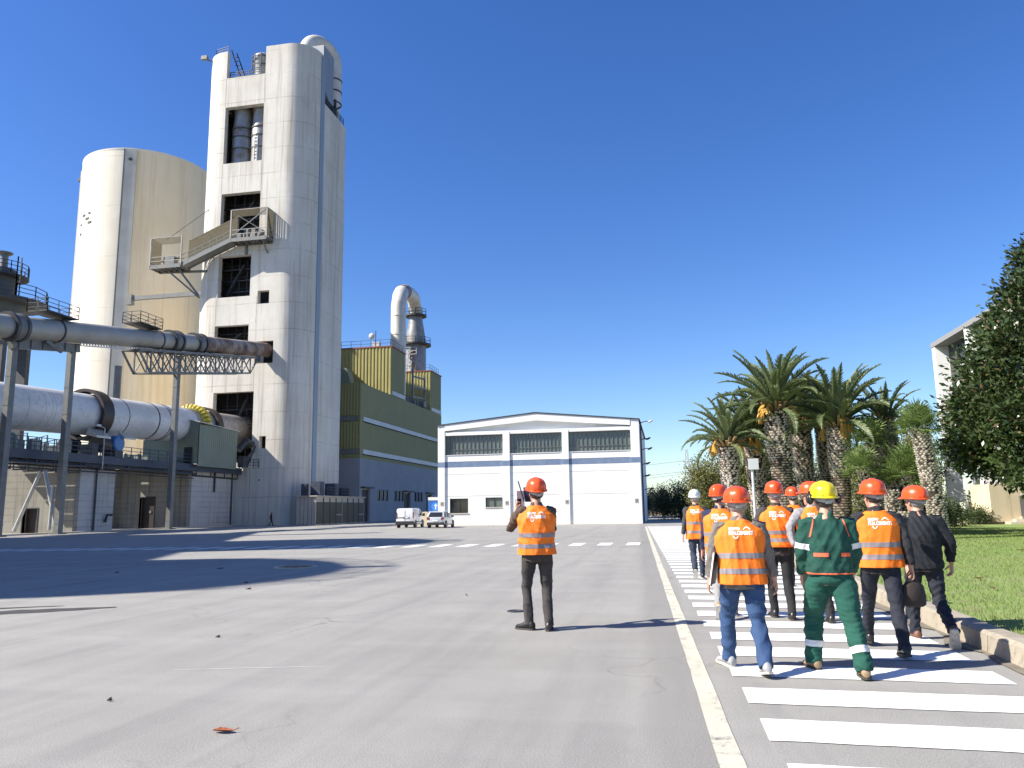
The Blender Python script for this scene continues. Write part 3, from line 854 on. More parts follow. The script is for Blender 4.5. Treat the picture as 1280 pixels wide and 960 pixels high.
for y0, y1 in ((55.0, 58.6), (66.8, 70.3)):
    m1 = MB(); zf = dz(y1) + 1.0
    m1.box(DX - 1.0, DX + 1.0, y0, y1, zf, zf + .1); railing(m1, [(DX + 1, y0, zf), (DX + 1, y1, zf), (DX - 1, y1, zf), (DX - 1, y0, zf), (DX + 1, y0, zf)], 1.15, 1.2, .05); m1.bar((DX, y1 - .5, zf - .4), (DX, y1 - .5, zf), .3)
    m1.build('inspection_platform', 'steel_dark', DU)
mb = MB()
for k in range(26):
    y = 59.9 + k * .37
    mb.bar((DX + .3, y, dz(y) - 1.12), (DX + .3, y, dz(y) - .92), .1)
mb.bar((DX + .3, 59.8, dz(59.8) - 1.2), (DX + .3, 69.5, dz(69.5) - 1.2), .1); mb.build('cable_tray', 'white_strip', DU)
TR = thing('duct_trestle', 'grey steel trestle columns and lattice truss carrying the sloping duct', 'trestle', (DX, 68, 0))
for y, zt in ((60.0, dz(60) - 1.5), (75.6, dz(75.6) - 1.5), (53.6, dz(53.6) - 1.5)):
    mb = MB()
    mb.box(-52.42, -51.93, y - .28, y + .28, 0.02, zt)
    for k in range(int(zt / 2.4)):
        mb.box(-52.44, -51.91, y - .30, y + .30, .9 + k * 2.4, .98 + k * 2.4)
    for k in range(int(zt / .8)):
        mb.box(-52.5, -52.42, y - .2, y + .2, .5 + k * .8, .58 + k * .8)
    mb.box(-52.7, -51.7, y - .5, y + .5, 0.01, .12)
    mb.build('column', 'steel_grey', TR)
mb = MB(); mb.bar((DX - .4, 53, dz(53) - 1.35), (DX - .4, 60.4, dz(60) - 1.3), .5, .8)
for k in range(6): mb.bar((DX - .1, 53.6 + k * 1.25, dz(53.6 + k * 1.25) - 1.7), (DX - .1, 53.6 + k * 1.25, dz(53.6 + k * 1.25) - 1.0), .1)
mb.bar((DX + .2, 56, dz(56) - 1.0), (DX + .5, 57.5, dz(57.5) - 1.9), .25); mb.build('girder', 'steel_grey', TR)
mb = MB()
ny = 12; ys = [67.0 + (90.0 - 67.0) * k / ny for k in range(ny + 1)]
top = lambda y: dz(y) - 1.22
bot = lambda y: 15.6 + .168 * (y - 68)
for x in (DX - 1.0, DX + .9):
    mb.bar((x, ys[0], top(ys[0])), (x, 90.0, top(90)), .22); mb.bar((x, ys[1], bot(ys[1])), (x, ys[-2], bot(ys[-2])), .2)
    for k in range(ny + 1):
        y = ys[k]
        if 0 < k < ny: mb.bar((x, y, bot(y)), (x, y, top(y)), .13)
        if 0 < k < ny - 1:
            y2 = ys[k + 1]
            mb.bar((x, y, bot(y)), (x, y2, top(y2)), .1); mb.bar((x, y, top(y)), (x, y2, bot(y2)), .1)
    mb.bar((x, ys[0], top(ys[0])), (x, ys[1], bot(ys[1])), .16); mb.bar((x, 90, top(90)), (x, ys[-2], bot(ys[-2])), .16)
for y in ys: mb.bar((DX - 1, y, top(y)), (DX + .9, y, top(y)), .14); mb.bar((DX - 1, y, bot(y) if ys[1] <= y <= ys[-2] else top(y)), (DX + .9, y, bot(y) if ys[1] <= y <= ys[-2] else top(y)), .1)
mb.box(DX - .9, DX + .9, 67.2, 83, 0, .01, Matrix.Translation((0, 0, 0)) @ Matrix(((1, 0, 0, 0), (0, 1, 0, 0), (0, .153, 1, 16.72 - .153 * 52 - 1.12), (0, 0, 0, 1))))
for y in (80.5, 86, 92): mb.bar((DX, y, dz(y) - 1.2), (DX, y + .6, dz(y) - .8), .5, .3)
mb.cbox((DX + .9, 90.3, top(90.3) - .2), (.7, .8, .9))
mb.build('truss', 'steel_grey', TR)
mb = MB()
for a, b in (((-54.9, 60.6, 5.6), (-57.2, 60.6, .3)), ((-54.5, 60.6, 5.6), (-52.9, 60.6, .4))): mb.tube([a, b], .16, 10)
mb.tube([(-52.85, 59.75, .4), (-52.75, 59.75, 4.2)], .13, 8)
mb.build('brace', 'galv', TR, smooth=60)
mb = MB(); q = MB(); mb.tube([(-64.6, 82, 0), (-64.6, 82, 19.5)], .42, 12)
tag(mb.build('steel_post', 'steel_grey', smooth=60), 'round grey post rising behind the kiln in front of the silo', 'post')

# ================================================================ DARK TOWER AT THE LEFT EDGE
LT = thing('filter_tower', 'dark steel tower with railed round platforms at the left edge', 'tower', (-75.6, 75, 0))
mb = MB(); mb.lathe((-75.6, 75, 0), [(1.1, 21.2), (2.2, 22.2), (3.05, 23.2), (3.05, 26.0)], 28); mb.lathe((-75.6, 75, 0), [(1.75, 26.2), (1.75, 29.4), (1.95, 29.6), (1.6, 30.3), (.6, 30.6)], 24); mb.build('vessel', mat('dark vessel plate', (.06, .065, .07), .6, (.1, .11, .1), .8), LT, smooth=40)
mb = MB(); mb.lathe((-75.6, 75, 26.0), [(5.1, 0), (5.1, .35)], 28); mb.build('platform', 'steel_dark', LT); mb = MB(); mb.lathe((-75.6, 75, 29.3), [(2.9, 0), (2.9, .2)], 24); mb.build('platform', 'steel_dark', LT)
mb = MB()
def circ(r_, z, n=14): return [(-75.6 + r_ * math.cos(2 * PI * k / n), 75 + r_ * math.sin(2 * PI * k / n), z) for k in range(n + 1)]
railing(mb, circ(5.0, 26.35), 1.5, 2.2, .08); railing(mb, circ(2.85, 29.5), 1.4, 1.3, .07)
for k in range(5): mb.bar((-72.4, 74, 26.4), (-72.4, 74, 31.4), .1)
mb.bar((-71.9, 74, 26.4), (-71.9, 74, 31.2), .1); mb.build('railing', 'steel_dark', LT)
mb = MB(); mb.lathe((-75.3, 75, 30.4), [(.42, 0), (.42, 1.7), (.75, 1.8), (.9, 2.0), (.2, 2.15)], 12); mb.build('vent_stack', 'steel_grey', LT, smooth=40)
mb = MB()
for x, y in ((-73.2, 73.4), (-78, 73.4), (-73.2, 76.8), (-78, 76.8)): mb.box(x - .65, x + .65, y - .3, y + .3, 0, 23.5)
mb.build('leg', 'steel_dark', LT)
# ================================================================ GREEN BUILDING (cooler house)
GX, GY0, GY1, GZ = -45.7, 112.6, 157.0, 21.4
GB = thing('cooler_house', 'long olive green clad industrial building with white strips and blue grey base', 'building', (-55, 134, 0))
doors = [(113.6, 116.9, 0.02, 5.0), (133.4, 137.0, .02, 4.8), (146.6, 150.0, .02, 4.7)]
wins = []
for y in (120.4, 122.2, 124.0, 128.4, 130.2, 132.0, 139.4, 141.2, 143.0): wins.append((y, y + 1.0, 3.3, 5.0))
mb = MB(); wall_grid(mb, GY0, GY1, 0, 9.7, doors + wins, lambda u, d, z: (GX - d, u, z), .5); mb.build('base_wall', 'blue_grey', GB)
mb = MB(); wall_grid(mb, -62, GX - .51, 0, 9.7, [], lambda u, d, z: (u, GY0 + .002 + d, z), .4); mb.build('base_wall', 'blue_grey', GB)
for a, b, c, d in doors:
    mb = MB(); mb.box(GX - .42, GX - .36, a + .01, b - .01, .03, d - .02); o = mb.build('door', 'door_dark', GB)
    mb = MB(); mb.box(GX - .1, GX + .7, a - .5, b + .4, d + .15, d + .35); mb.build('canopy', 'steel_dark', o)
for a, b, c, d in wins:
    mb = MB(); mb.box(GX - .14, GX - .10, a + .06, b - .06, c + .06, d - .06); o = mb.build('window', 'glass_dark', GB)
    mb = MB(); mb.box(GX - .2, GX + .04, a - .1, a + .05, c - .1, d + .1); mb.box(GX - .2, GX + .04, b - .05, b + .1, c - .1, d + .1); mb.build('frame', 'steel_navy', o)
segs = [(9.7, 10.35), (11.15, 15.4), (16.3, GZ)]
for z0, z1 in segs:
    mb = MB(); corrugated(mb, (GX, GY0), (GX, GY1), z0, z1, (1, 0), .5, .05); corrugated(mb, (-62, GY0), (GX, GY0), z0, z1, (0, -1), .5, .05); mb.box(-62, GX - .03, GY0 + .03, GY1, z0, z1); mb.build('cladding', 'olive', GB)
for z in (10.75, 15.85):
    mb = MB(); mb.box(GX - .3, GX + .12, GY0 + 1.0, GY1, z - .36, z + .36); o = mb.build('light_strip', 'white_strip', GB)
    mb = MB(); mb.box(GX - .3, GX + .2, GY0 + .9, GY1 + .1, z - .5, z - .38); mb.build('drip_edge', 'dark', o)
    mb = MB(); mb.box(-62, GX - .32, GY0 - .1, GY0 + .3, z - .36, z + .36); mb.build('light_strip', 'steel_grey', GB)
    mb = MB(); mb.box(GX - .31, GX - .002, GY0 + .01, GY0 + .99, z - .46, z + .46); mb.build('corner_post', 'olive', GB)
mb = MB(); mb.box(-61.9, GX - .3, GY0 + .3, GY1, z - .4, GZ - .3); mb.build('roof', 'steel_grey', GB)
def roof_box(x0, y0, y1, z1, ymat):
    m1 = MB(); corrugated(m1, (x0, y0), (GX - .05, y0), GZ, z1, (0, -1), .62, .09); m1.box(x0, GX - .1, y0 + .03, y1, GZ, z1 - .05); m1.build('penthouse_front', ymat, GB)
    m1 = MB(); corrugated(m1, (GX - .05, y0), (GX - .05, y1), GZ + .9, z1, (1, 0), .5, .06); m1.build('penthouse_side', 'olive', GB)
    m1 = MB(); m1.box(x0 - .1, GX + .15, y0 - .15, y1 + .1, z1, z1 + .22); m1.build('roof_trim', 'red_trim', GB)
    m1 = MB(); m1.box(GX - .08, GX + .1, y0 + .3, y1 - .1, GZ + .08, GZ + .8); m1.build('light_strip', 'white_strip', GB)
roof_box(-57, 126.3, 133.4, 29.9, 'olive_lit')
roof_box(-52.0, 149.6, 156.9, 29.6, 'olive_lit')
mb = MB(); railing(mb, [(-57, 126.5, 30.1), (-46, 126.5, 30.1), (-46, 133, 30.1)], 1.2, 2, .06, 1); railing(mb, [(-51.5, 149.8, 29.8), (-46, 149.8, 29.8), (-46, 156, 29.8)], 1.2, 1.6, .06, 1); railing(mb, [(GX - .3, 133.6, GZ), (GX - .3, 149.4, GZ)], 1.2, 2, .07, 1); mb.bar((-48.8, 126.6, 30), (-48.8, 126.6, 33), .12)
mb.build('roof_railing', 'steel_dark', GB)
mb = MB(); mb.ball((-49.9, 127.5, 32.3), .55, .3, .55); mb.bar((-49.6, 127.5, 30), (-49.8, 127.5, 32), .12); mb.cbox((-48.9, 127.4, 30.6), (1.2, .8, .9)); mb.build('dish', 'white_strip', GB)
mb = MB()
for y, x in ((140, -46.4), (147.5, -46.4)): mb.bar((x, y, GZ), (x, y, GZ + 7), .35)
for z in (23, 25, 27): mb.bar((-46.4, 140, z), (-46.4, 147.5, z + .6), .3)
for y in range(7): mb.cbox((-47.5, 137 + y * 1.5, GZ + .6), (1.4, 1.0, 1.2 + .3 * (y % 3)))
mb.cbox((-46.6, 146.5, GZ + 1), (1.3, 1.6, 1.2)); mb.build('roof_plant', 'steel_grey', GB)
mb = MB(); mb.prism([(-56, GZ), (-51.2, GZ), (-51.2, GZ + 1.6), (-52, GZ + 4.2), (-56, GZ + 4.8)], 'y', 121.5, 123.4); mb.build('roof_hopper', 'shed_green', GB)
# vent pipe on the green building
VP = thing('vent_pipe', 'tall cream bent vent pipe standing on the green building roof', 'pipe', (-48, 135, GZ))
px_, py_, pr_ = -47.75, 135.5, 1.42
pts = [(px_, py_, GZ), (px_, py_, 39.6)] + [(px_, py_ + .35, 40.7), (px_ - .15, py_ + 1.2, 42.0), (px_ - .5, py_ + 3.0, 43.2), (px_ - 1.6, py_ + 8, 44.9), (px_ - 3.4, py_ + 16, 46.9), (px_ - 4.1, py_ + 21, 47.4), (px_ - 4.5, py_ + 23.4, 46.4), (px_ - 4.6, py_ + 24.5, 44.6), (px_ - 4.65, py_ + 24.5, 42.8)]
mb = MB(); mb.tube(pts, pr_, 26); mb.build('bent_tube', 'pipe_cream', VP, smooth=50)
mb = MB(); mb.tube([(px_ - .5, py_ + 3.0, 43.2), (px_ - 1.6, py_ + 8, 44.9)], pr_ + .06, 26, cap=False); mb.build('rusty_seam', 'rust', VP, smooth=50)
for z in (34, 37.6):
    mb = MB(); mb.lathe((px_, py_, z), [(pr_ + .01, 0), (pr_ + .06, .02), (pr_ + .06, .16), (pr_ + .01, .18)], 26); mb.build('band', 'pipe_cream', VP, smooth=40)
CT = thing('conditioning_tower', 'grey conical tower with railed platforms behind the bent vent pipe', 'tower', (-52.4, 160, 0))
cx, cy = -52.4, 160.0
mb = MB(); mb.lathe((cx, cy, 0), [(1.45, 45.5), (1.45, 43.6), (2.3, 38.2), (2.3, 20)], 26); mb.build('shell', 'pipe_grey', CT, smooth=40)
for r_, z in ((2.4, 43.9), (3.4, 37.3)):
    mb = MB(); mb.lathe((cx, cy, z), [(r_, 0), (r_, .35)], 22); mb.build('platform', 'steel_dark', CT)
mb = MB()
for r_, z in ((2.35, 44.2), (3.35, 37.6)): railing(mb, [(cx + r_ * math.cos(2 * PI * k / 10), cy + r_ * math.sin(2 * PI * k / 10), z) for k in range(11)], 1.3, 3, .09, 1)
mb.bar((cx + 2.2, cy - 2.4, 37.5), (cx + 2.2, cy - 2.4, 41.6), .15)
mb.build('railing', 'steel_dark', CT)
mb = MB()
for z in (29.5, 35.0):
    for dx in (-1.4, 0, 1.4): mb.bar((cx - .3 + dx, cy - 2.8, z), (cx - .3 + dx, cy - 2.8, z + 1.5), .14)
    for q in (0, .75, 1.5): mb.bar((cx - 1.7, cy - 2.8, z + q), (cx + 1.1, cy - 2.8, z + q), .14)
for k in range(16): mb.bar((cx - 2, cy - 2.7, GZ + k), (cx - 1.4, cy - 2.7, GZ + k), .08)
mb.bar((cx - 2, cy - 2.7, GZ), (cx - .5, cy - 2.7, 36.8), .16); mb.build('ladder', 'galv', CT)

# ================================================================ PANEL CABIN beside the tower
CB = thing('switch_cabin', 'beige panelled cabin with dark grilles at the foot of the tower', 'cabin', (-44.4, 100, 0))
mb = MB(); mb.box(-45.78, -43.06, 92.0, 107.8, 0, 3.5); mb.build('body', 'cabin', CB)
for k in range(5):
    x0 = -45.7 + k * .53
    mb = MB(); mb.box(x0 + .02, x0 + .5, 91.9, 91.99, .05, 3.45); mb.build('front_panel', 'cabin', CB)
for k in range(8):
    y0 = 92.1 + k * 1.95
    mb = MB()
    for q in range(14): mb.box(-43.05, -42.96, y0 + .06, y0 + 1.84, .12 + q * .195, .12 + q * .195 + .13)
    mb.box(-43.06, -43.02, y0, y0 + 1.9, .1, 2.85)
    o = mb.build('grille', 'louvre', CB)
    mb = MB(); mb.box(-43.05, -42.93, y0 + 1.86, y0 + 1.93, .05, 3.4); mb.box(-43.05, -42.94, y0, y0 + 1.86, 1.15, 1.25); mb.build('mullion', 'cabin' if k % 4 == 3 else 'steel_dark', o)
mb = MB(); mb.box(-45.79, -42.8, 91.7, 107.95, 3.51, 3.66); mb.build('roof', 'cabin', CB)
AC = []
for i, (y, x, w, h) in enumerate(((92.6, -45.1, .7, 1.4), (93.4, -43.9, 1.3, 1.7), (97.8, -43.9, 1.4, 1.6), (102.2, -43.9, 1.5, 1.1))):
    t = thing('air_conditioner', ['narrow dark cooling unit at the tower end of the cabin roof', 'largest dark cooling unit on the cabin roof', 'dark cooling unit on the middle of the cabin roof', 'low dark cooling unit at the green building end of the cabin roof'][i], 'air conditioner', (x, y, 3.67), group='cooling units on the cabin roof')
    mb = MB(); mb.box(x - w / 2, x + w / 2, y, y + w, 3.75, 3.75 + h); b_ = mb.build('casing', 'steel_navy', t)
    mb = MB(); mb.tube([(x + w / 2, y + w / 2, 3.75 + h / 2), (x + w / 2 + .05, y + w / 2, 3.75 + h / 2)], w * .4, 16); mb.build('fan_grille', 'steel_dark', b_)
    mb = MB(); mb.box(x - w / 2, x + w / 2, y + .1, y + .2, 3.66, 3.76); mb.box(x - w / 2, x + w / 2, y + w - .2, y + w - .1, 3.66, 3.76); mb.build('foot', 'steel_dark', t)
for y0, y1 in ((95, 97.5), (99.6, 101.8)): mb = MB(); railing(mb, [(-42.95, y0, 3.67), (-42.95, y1, 3.67)], 1.1, .8, .06); mb.build('roof_rail', 'steel_dark', CB)

# ================================================================ WHITE HALL
HL = thing('white_hall', 'white concrete panel hall with shallow gable, blue band and three ribbon windows', 'hall', (-12.4, 85, 0))
HY0, HY1, HX0, HX1 = 76.5, 100.0, -22.62, -2.25
def gz(x):   # gable line
    xm = -12.5
    return 11.05 - (abs(x - xm) / 10.15) * (.95 if x < xm else 1.0)
bays = [(-21.9, -15.85), (-15.15, -9.85), (-9.2, -3.1)]
pil = [(HX0, -21.9), (-15.85, -15.15), (-9.85, -9.2), (-3.1, HX1)]
PY = HY0 + .13
for i, (a, b) in enumerate(pil):
    mb = MB(); mb.box(a, b, HY0, HY0 + .5, 0, 9.3 if 0 < i < 3 else 9.95); o = mb.build('pilaster', 'white_wall', HL)
    mb = MB(); mb.box(a, b, HY0 - .006, HY0 - .001, 5.85, 6.38); mb.build('painted_band', 'blue_band', o)
openings = {0: [(-21.4, -19.5, 1.25, 2.7), (-17.7, -15.95, 1.8, 2.75)]}
for bi, (a, b) in enumerate(bays):
    rows = [(0.0, 2.92), (2.95, 5.12), (5.15, 5.83), (6.42, 7.05)]
    for ri, (z0, z1) in enumerate(rows):
        mb = MB(); wall_grid(mb, a + .012, b - .012, z0, z1, openings.get(bi, []) if ri == 0 else [], lambda u, d, z: (u, PY + d, z), .3); mb.build('wall_panel', 'white_wall', HL)
    mb = MB(); mb.box(a + .005, b - .005, PY - .002, PY + .25, 5.85, 6.38); mb.build('painted_band', 'blue_band', HL)
    mb = MB(); wall_grid(mb, a, b, 0, 7.0, openings.get(bi, []), lambda u, d, z: (u, PY + .06 + d, z), .2); mb.build('joint_backing', 'stone', HL)
    # ribbon window
    mb = MB(); mb.box(a + .05, b - .05, PY + .28, PY + .32, 7.12, 9.02); w_ = mb.build('window', 'glass', HL)
    mb = MB(); n = 14
    for k in range(n + 1):
        x = a + .05 + (b - a - .1) * k / n
        mb.box(x - .025, x + .025, PY + .2, PY + .279, 7.1, 9.05)
    mb.box(a, b, PY + .18, PY + .275, 7.06, 7.14); mb.box(a, b, PY + .19, PY + .276, 7.62, 7.66); mb.box(a, b, PY + .18, PY + .275, 8.98, 9.08); mb.build('frame', 'steel_grey', w_)
    mb = MB(); mb.box(a + .01, b - .01, PY - .06, PY + .3, 7.055, 7.1); mb.build('sill', 'white_wall', w_)
for a, b, c, d in openings[0]:
    mb = MB(); mb.box(a + .02, b - .02, PY + .16, PY + .2, c + .02, d - .02); w_ = mb.build('window', 'glass_dark' if d < 2.72 else 'glass', HL)
    mb = MB(); m_ = (a + b) / 2; mb.box(m_ - .03, m_ + .03, PY + .08, PY + .158, c, d); mb.box(a, a + .06, PY + .08, PY + .158, c, d); mb.box(b - .06, b, PY + .08, PY + .158, c, d); mb.box(a + .06, b - .06, PY + .08, PY + .157, d - .06, d); mb.build('frame', 'steel_dark', w_)
    mb = MB(); mb.box(a - .08, b + .08, PY - .07, PY + .1, c - .08, c - .01); mb.build('sill', 'stone', w_)
mb = MB(); mb.box(-21.9, -3.1, HY0 + .04, HY0 + .5, 9.08, 9.42); mb.build('lintel', 'white_wall', HL)
xm = -12.5
mb = MB()
mb.prism([(-21.88, 9.42), (-3.12, 9.42), (-3.12, 9.5), (xm, 10.5), (-21.88, 9.6)], 'y', HY0 + .42, HY0 + .55); mb.build('gable_panel', 'white_wall', HL)
mb = MB()
mb.prism([(-21.9, gz(-21.9) - .62), (xm, 11.05 - .72), (-3.1, gz(-3.1) - .60), (-3.1, gz(-3.1) - .0), (xm, 11.05), (-21.9, gz(-21.9))], 'y', HY0 - .05, HY0 + .5); mb.build('gable_beam', 'white_wall', HL)
for a, b in (pil[0], pil[3]):
    mb = MB(); mb.box(a, b, HY0 + .001, HY0 + .5, 9.95, gz((a + b) / 2)); mb.build('gable_end', 'white_wall', HL)
mb = MB(); mb.prism([(HX0 - .12, gz(HX0)), (xm, 11.06), (HX1 + .12, gz(HX1)), (HX1 + .12, gz(HX1) + .1), (xm, 11.17), (HX0 - .12, gz(HX0) + .1)], 'y', HY0 - .12, HY1); mb.build('roof', 'steel_dark', HL)
mb = MB(); mb.box(HX0, HX0 + .3, HY0 + .5, HY1, 0, 9.9); mb.box(HX1 - .3, HX1, HY0 + .5, HY1, 0, 9.9); mb.box(HX0 + .3, HX1 - .3, HY1 - .3, HY1, 0, 9.9); mb.build('side_wall', 'white_wall', HL)
mb = MB(); mb.box(HX0, HX1, HY0 - .35, HY0 + .1, 0, .035); mb.build('footing', 'stone', HL)
mb = MB(); mb.tube([(HX1 + .14, HY0 + .7, .1), (HX1 + .14, HY0 + .7, 9.9)], .08, 8); mb.build('downpipe', 'steel_dark', HL)
for i, x in enumerate((-22.2, -15.5, -9.5, -2.75)):
    t = MB(); t.box(x - .16, x + .16, HY0 - .03, HY0 - .002, 2.0, 2.4); o = t.build('bay_plate', 'stone')
    tag(o, ['small bay plate on the hall pilaster nearest the green building', 'small bay plate on the hall pilaster left of the man with the folder', 'small bay plate on the hall pilaster right of the man with the folder', 'small bay plate on the hall corner pilaster nearest the zebra walkway'][i], 'sign', 'bay plates on the white hall')
    t = MB(); t.box(x - .1, x - .02, HY0 - .036, HY0 - .031, 2.06, 2.34); t.box(x + .02, x + .1, HY0 - .036, HY0 - .031, 2.06, 2.34); t.build('figure', 'steel_grey', o)
for i, (z, L) in enumerate(((9.95, 1.1), (8.45, .8), (7.6, .9), (6.2, .6), (5.0, .5), (3.6, .8))):
    t = thing('wall_lamp', ['topmost pale floodlight on the hall side wall', 'second lamp arm down the hall side wall', 'third lamp arm down the hall side wall', 'fourth bracket down the hall side wall', 'fifth bracket down the hall side wall', 'lowest lamp arm on the hall side wall'][i], 'lamp', (HX1, HY0 + 1.2 + i * 2.2, z), group='lamps along the hall side wall')
    y = HY0 + 1.2 + i * 2.2
    mb = MB(); mb.tube([(HX1, y, z - .15), (HX1 + L * .6, y, z + .02), (HX1 + L, y, z - .05)], .045, 8); mb.build('arm', 'steel_dark', t, smooth=60)
    mb = MB(); mb.ball((HX1 + L, y, z - .02), .28, .16, .1, M=Matrix.Rotation(-.4, 3, 'Y')); mb.build('head', 'white_strip' if i == 0 else 'steel_dark', t, smooth=60)
# blue route sign between green building and hall
t = thing('road_sign', 'blue round arrow sign on a panel between the green building and the hall', 'sign', (-24.0, 80, 0))
mb = MB(); mb.tube([(-24.55, 80, 0), (-24.55, 80, 2.9)], .05, 8); mb.tube([(-23.3, 80, 0), (-23.3, 80, 2.9)], .05, 8); mb.build('post', 'galv', t)
mb = MB(); mb.box(-24.7, -23.0, 79.9, 79.95, 1.25, 2.6); mb.build('panel', mat('blue sign panel', (.03, .11, .33), .4), t)
mb = MB(); mb.box(-24.7, -23.0, 79.88, 79.96, 2.62, 2.95); mb.build('top_plate', 'white_strip', t)
mb = MB(); mb.tube([(-23.9, 79.86, 1.95), (-23.9, 79.895, 1.95)], .42, 24); d_ = mb.build('disc', mat('sign blue', (.04, .2, .62), .4), t)
mb = MB(); mb.prism([(-23.92, 1.65), (-23.78, 1.65), (-23.78, 2.0), (-23.64, 2.0), (-23.85, 2.28), (-24.06, 2.0), (-23.92, 2.0)], 'y', 79.84, 79.858); mb.build('arrow', 'white_strip', d_)
# planter with dry shrub beside it
t = thing('concrete_planter', 'beige concrete block planter between the green building and the white car', 'planter', (-24.9, 81.5, 0))
mb = MB(); mb.prism([(-26.1, 0), (-23.6, 0), (-23.8, 1.3), (-25.6, 1.42)], 'y', 80.8, 82.2); mb.build('tub', 'planter', t)

# ================================================================ RIGHT-HAND OFFICE BUILDING
OB = thing('office_building', 'white pillared office building with dark recessed panels behind the broad tree', 'building', (24, 48, .2))
BX = 20.3
ys_ = [(61.3, 61.9), (54.9, 55.5), (48.5, 49.1), (42.1, 42.7), (35.7, 36.3)]
for a, b in ys_:
    mb = MB(); mb.box(BX - .25, BX + .7, a, b, 1.35, 12.95); p = mb.build('pillar', 'white_wall', OB)
    mb = MB(); mb.box(BX - .1, BX + .75, a - .1, b + .1, .18, 1.34); mb.build('plinth', 'granite', p)
for (a, b), (c, d) in zip(ys_[:-1], ys_[1:]):
    mb = MB(); mb.box(BX + .72, BX + 1.5, d, a + .55, 5.6, 12.94); mb.build('dark_panel', 'granite', OB)
    mb = MB()
    for k in range(1, 3): mb.box(BX + .68, BX + .72, d + (a - d) * k / 3 - .03, d + (a - d) * k / 3 + .03, 5.6, 12.7)
    mb.build('panel_joint', 'dark', OB)
    mb = MB(); mb.box(BX + 1.3, BX + 1.5, d, a, .2, 1.9); mb.build('base_panel', 'granite', OB)
    mb = MB(); mb.box(BX + 1.5, BX + 1.55, d, a, 1.9, 5.6); w_ = mb.build('window', 'glass_dark', OB)
    mb = MB(); mb.box(BX + 1.4, BX + 1.49, d + 1.4, d + 1.5, 1.9, 5.6); mb.box(BX + 1.4, BX + 1.49, d, a, 1.9, 2.0); mb.box(BX + 1.4, BX + 1.48, d, a, 4.2, 4.3); mb.build('frame', 'galv', w_)
mb = MB(); mb.box(BX + 1.55, BX + 14, 30, 61.8, .2, 12.8); mb.build('wall', 'white_wall', OB)
mb = MB(); mb.box(BX - .3, BX + 14, 30, 62.0, 12.96, 13.3); mb.build('roof_edge', mat('grey roof edge', (.24, .235, .23), .7), OB)
# terrace, steps, planter
TRC = thing('terrace_steps', 'pale stone terrace with steps in front of the office building', 'steps', (19.5, 56, .17))
mb = MB(); mb.box(18.1, 27, 54.0, 60, .16, .75); mb.build('terrace_wall', 'planter', TRC)
for k in range(4):
    for j in range(5):
        mb = MB(); x0 = 20.6 + k * .45 + j * 1.75; mb.box(x0, x0 + 1.72, 53.9 + k * .36 - .9, 55.5 + k * .36, .16 + .155 * k + .002, .16 + .155 * (k + 1)); mb.build('step', 'stone', TRC)
PL = thing('stone_planter', 'tall beige stone planter box holding a large agave', 'planter', (19.2, 55, .7))
mb = MB(); Mx = Matrix.Translation((21.05, 55.2, -.25)) @ Matrix.Rotation(rad(4), 4, 'Z')
for a_, b_, c_, d_ in ((-1.25, 1.25, -1.3, -1.15), (-1.25, 1.25, 1.15, 1.3), (-1.25, -1.1, -1.15, 1.15), (1.1, 1.25, -1.15, 1.15)): mb.box(a_, b_, c_, d_, .55, 2.9, Mx)
mb.build('wall', 'planter', PL)
mb = MB(); mb.box(-1.1, 1.1, -1.15, 1.15, 1.2, 2.78, Mx); mb.build('soil', 'soil', PL)
rng = random.Random(7)
# agave
AG = thing('agave', 'big grey green agave with drooping leaves in the stone planter', 'plant', (21.05, 55.2, 2.53))
MT['agave'] = mat('agave leaf', (.23, .28, .22), .6, (.33, .37, .30), 2)
for k in range(22):
    az = k * 2.4; tilt = rng.uniform(.25, 1.15); L = rng.uniform(1.5, 2.3)
    d = Vector((math.cos(az), math.sin(az), 0)); s_ = Vector((-d.y, d.x, 0))
    R = []
    for i in range(9):
        t = i / 8
        p = Vector((21.05, 55.2, 2.53)) + d * (L * t * math.sin(tilt)) + Vector((0, 0, L * t * math.cos(tilt) - (tilt * .55 * t ** 3) * L * .6))
        w = .16 * math.sin(PI * min(1, t * .85 + .2)) * (1 - t ** 4) + .005
        R.append([p - s_ * w, p - Vector((0, 0, .03)), p + s_ * w, p + Vector((0, 0, .035 - .05 * (1 - t)))])
    mb = MB(); mb.rings(R); mb.build('leaf', 'agave', AG, smooth=80)
t = thing('white_flower_pot', 'white tapered flower pot beside the stone planter', 'flower pot', (18.65, 54.6, .75))
mb = MB(); mb.lathe((18.65, 54.6, .75), [(.16, 0), (.24, .75), (.27, .8), (.22, .8), (.2, .7)], 18, cap=True); mb.build('pot', 'white_wall', t, smooth=40)

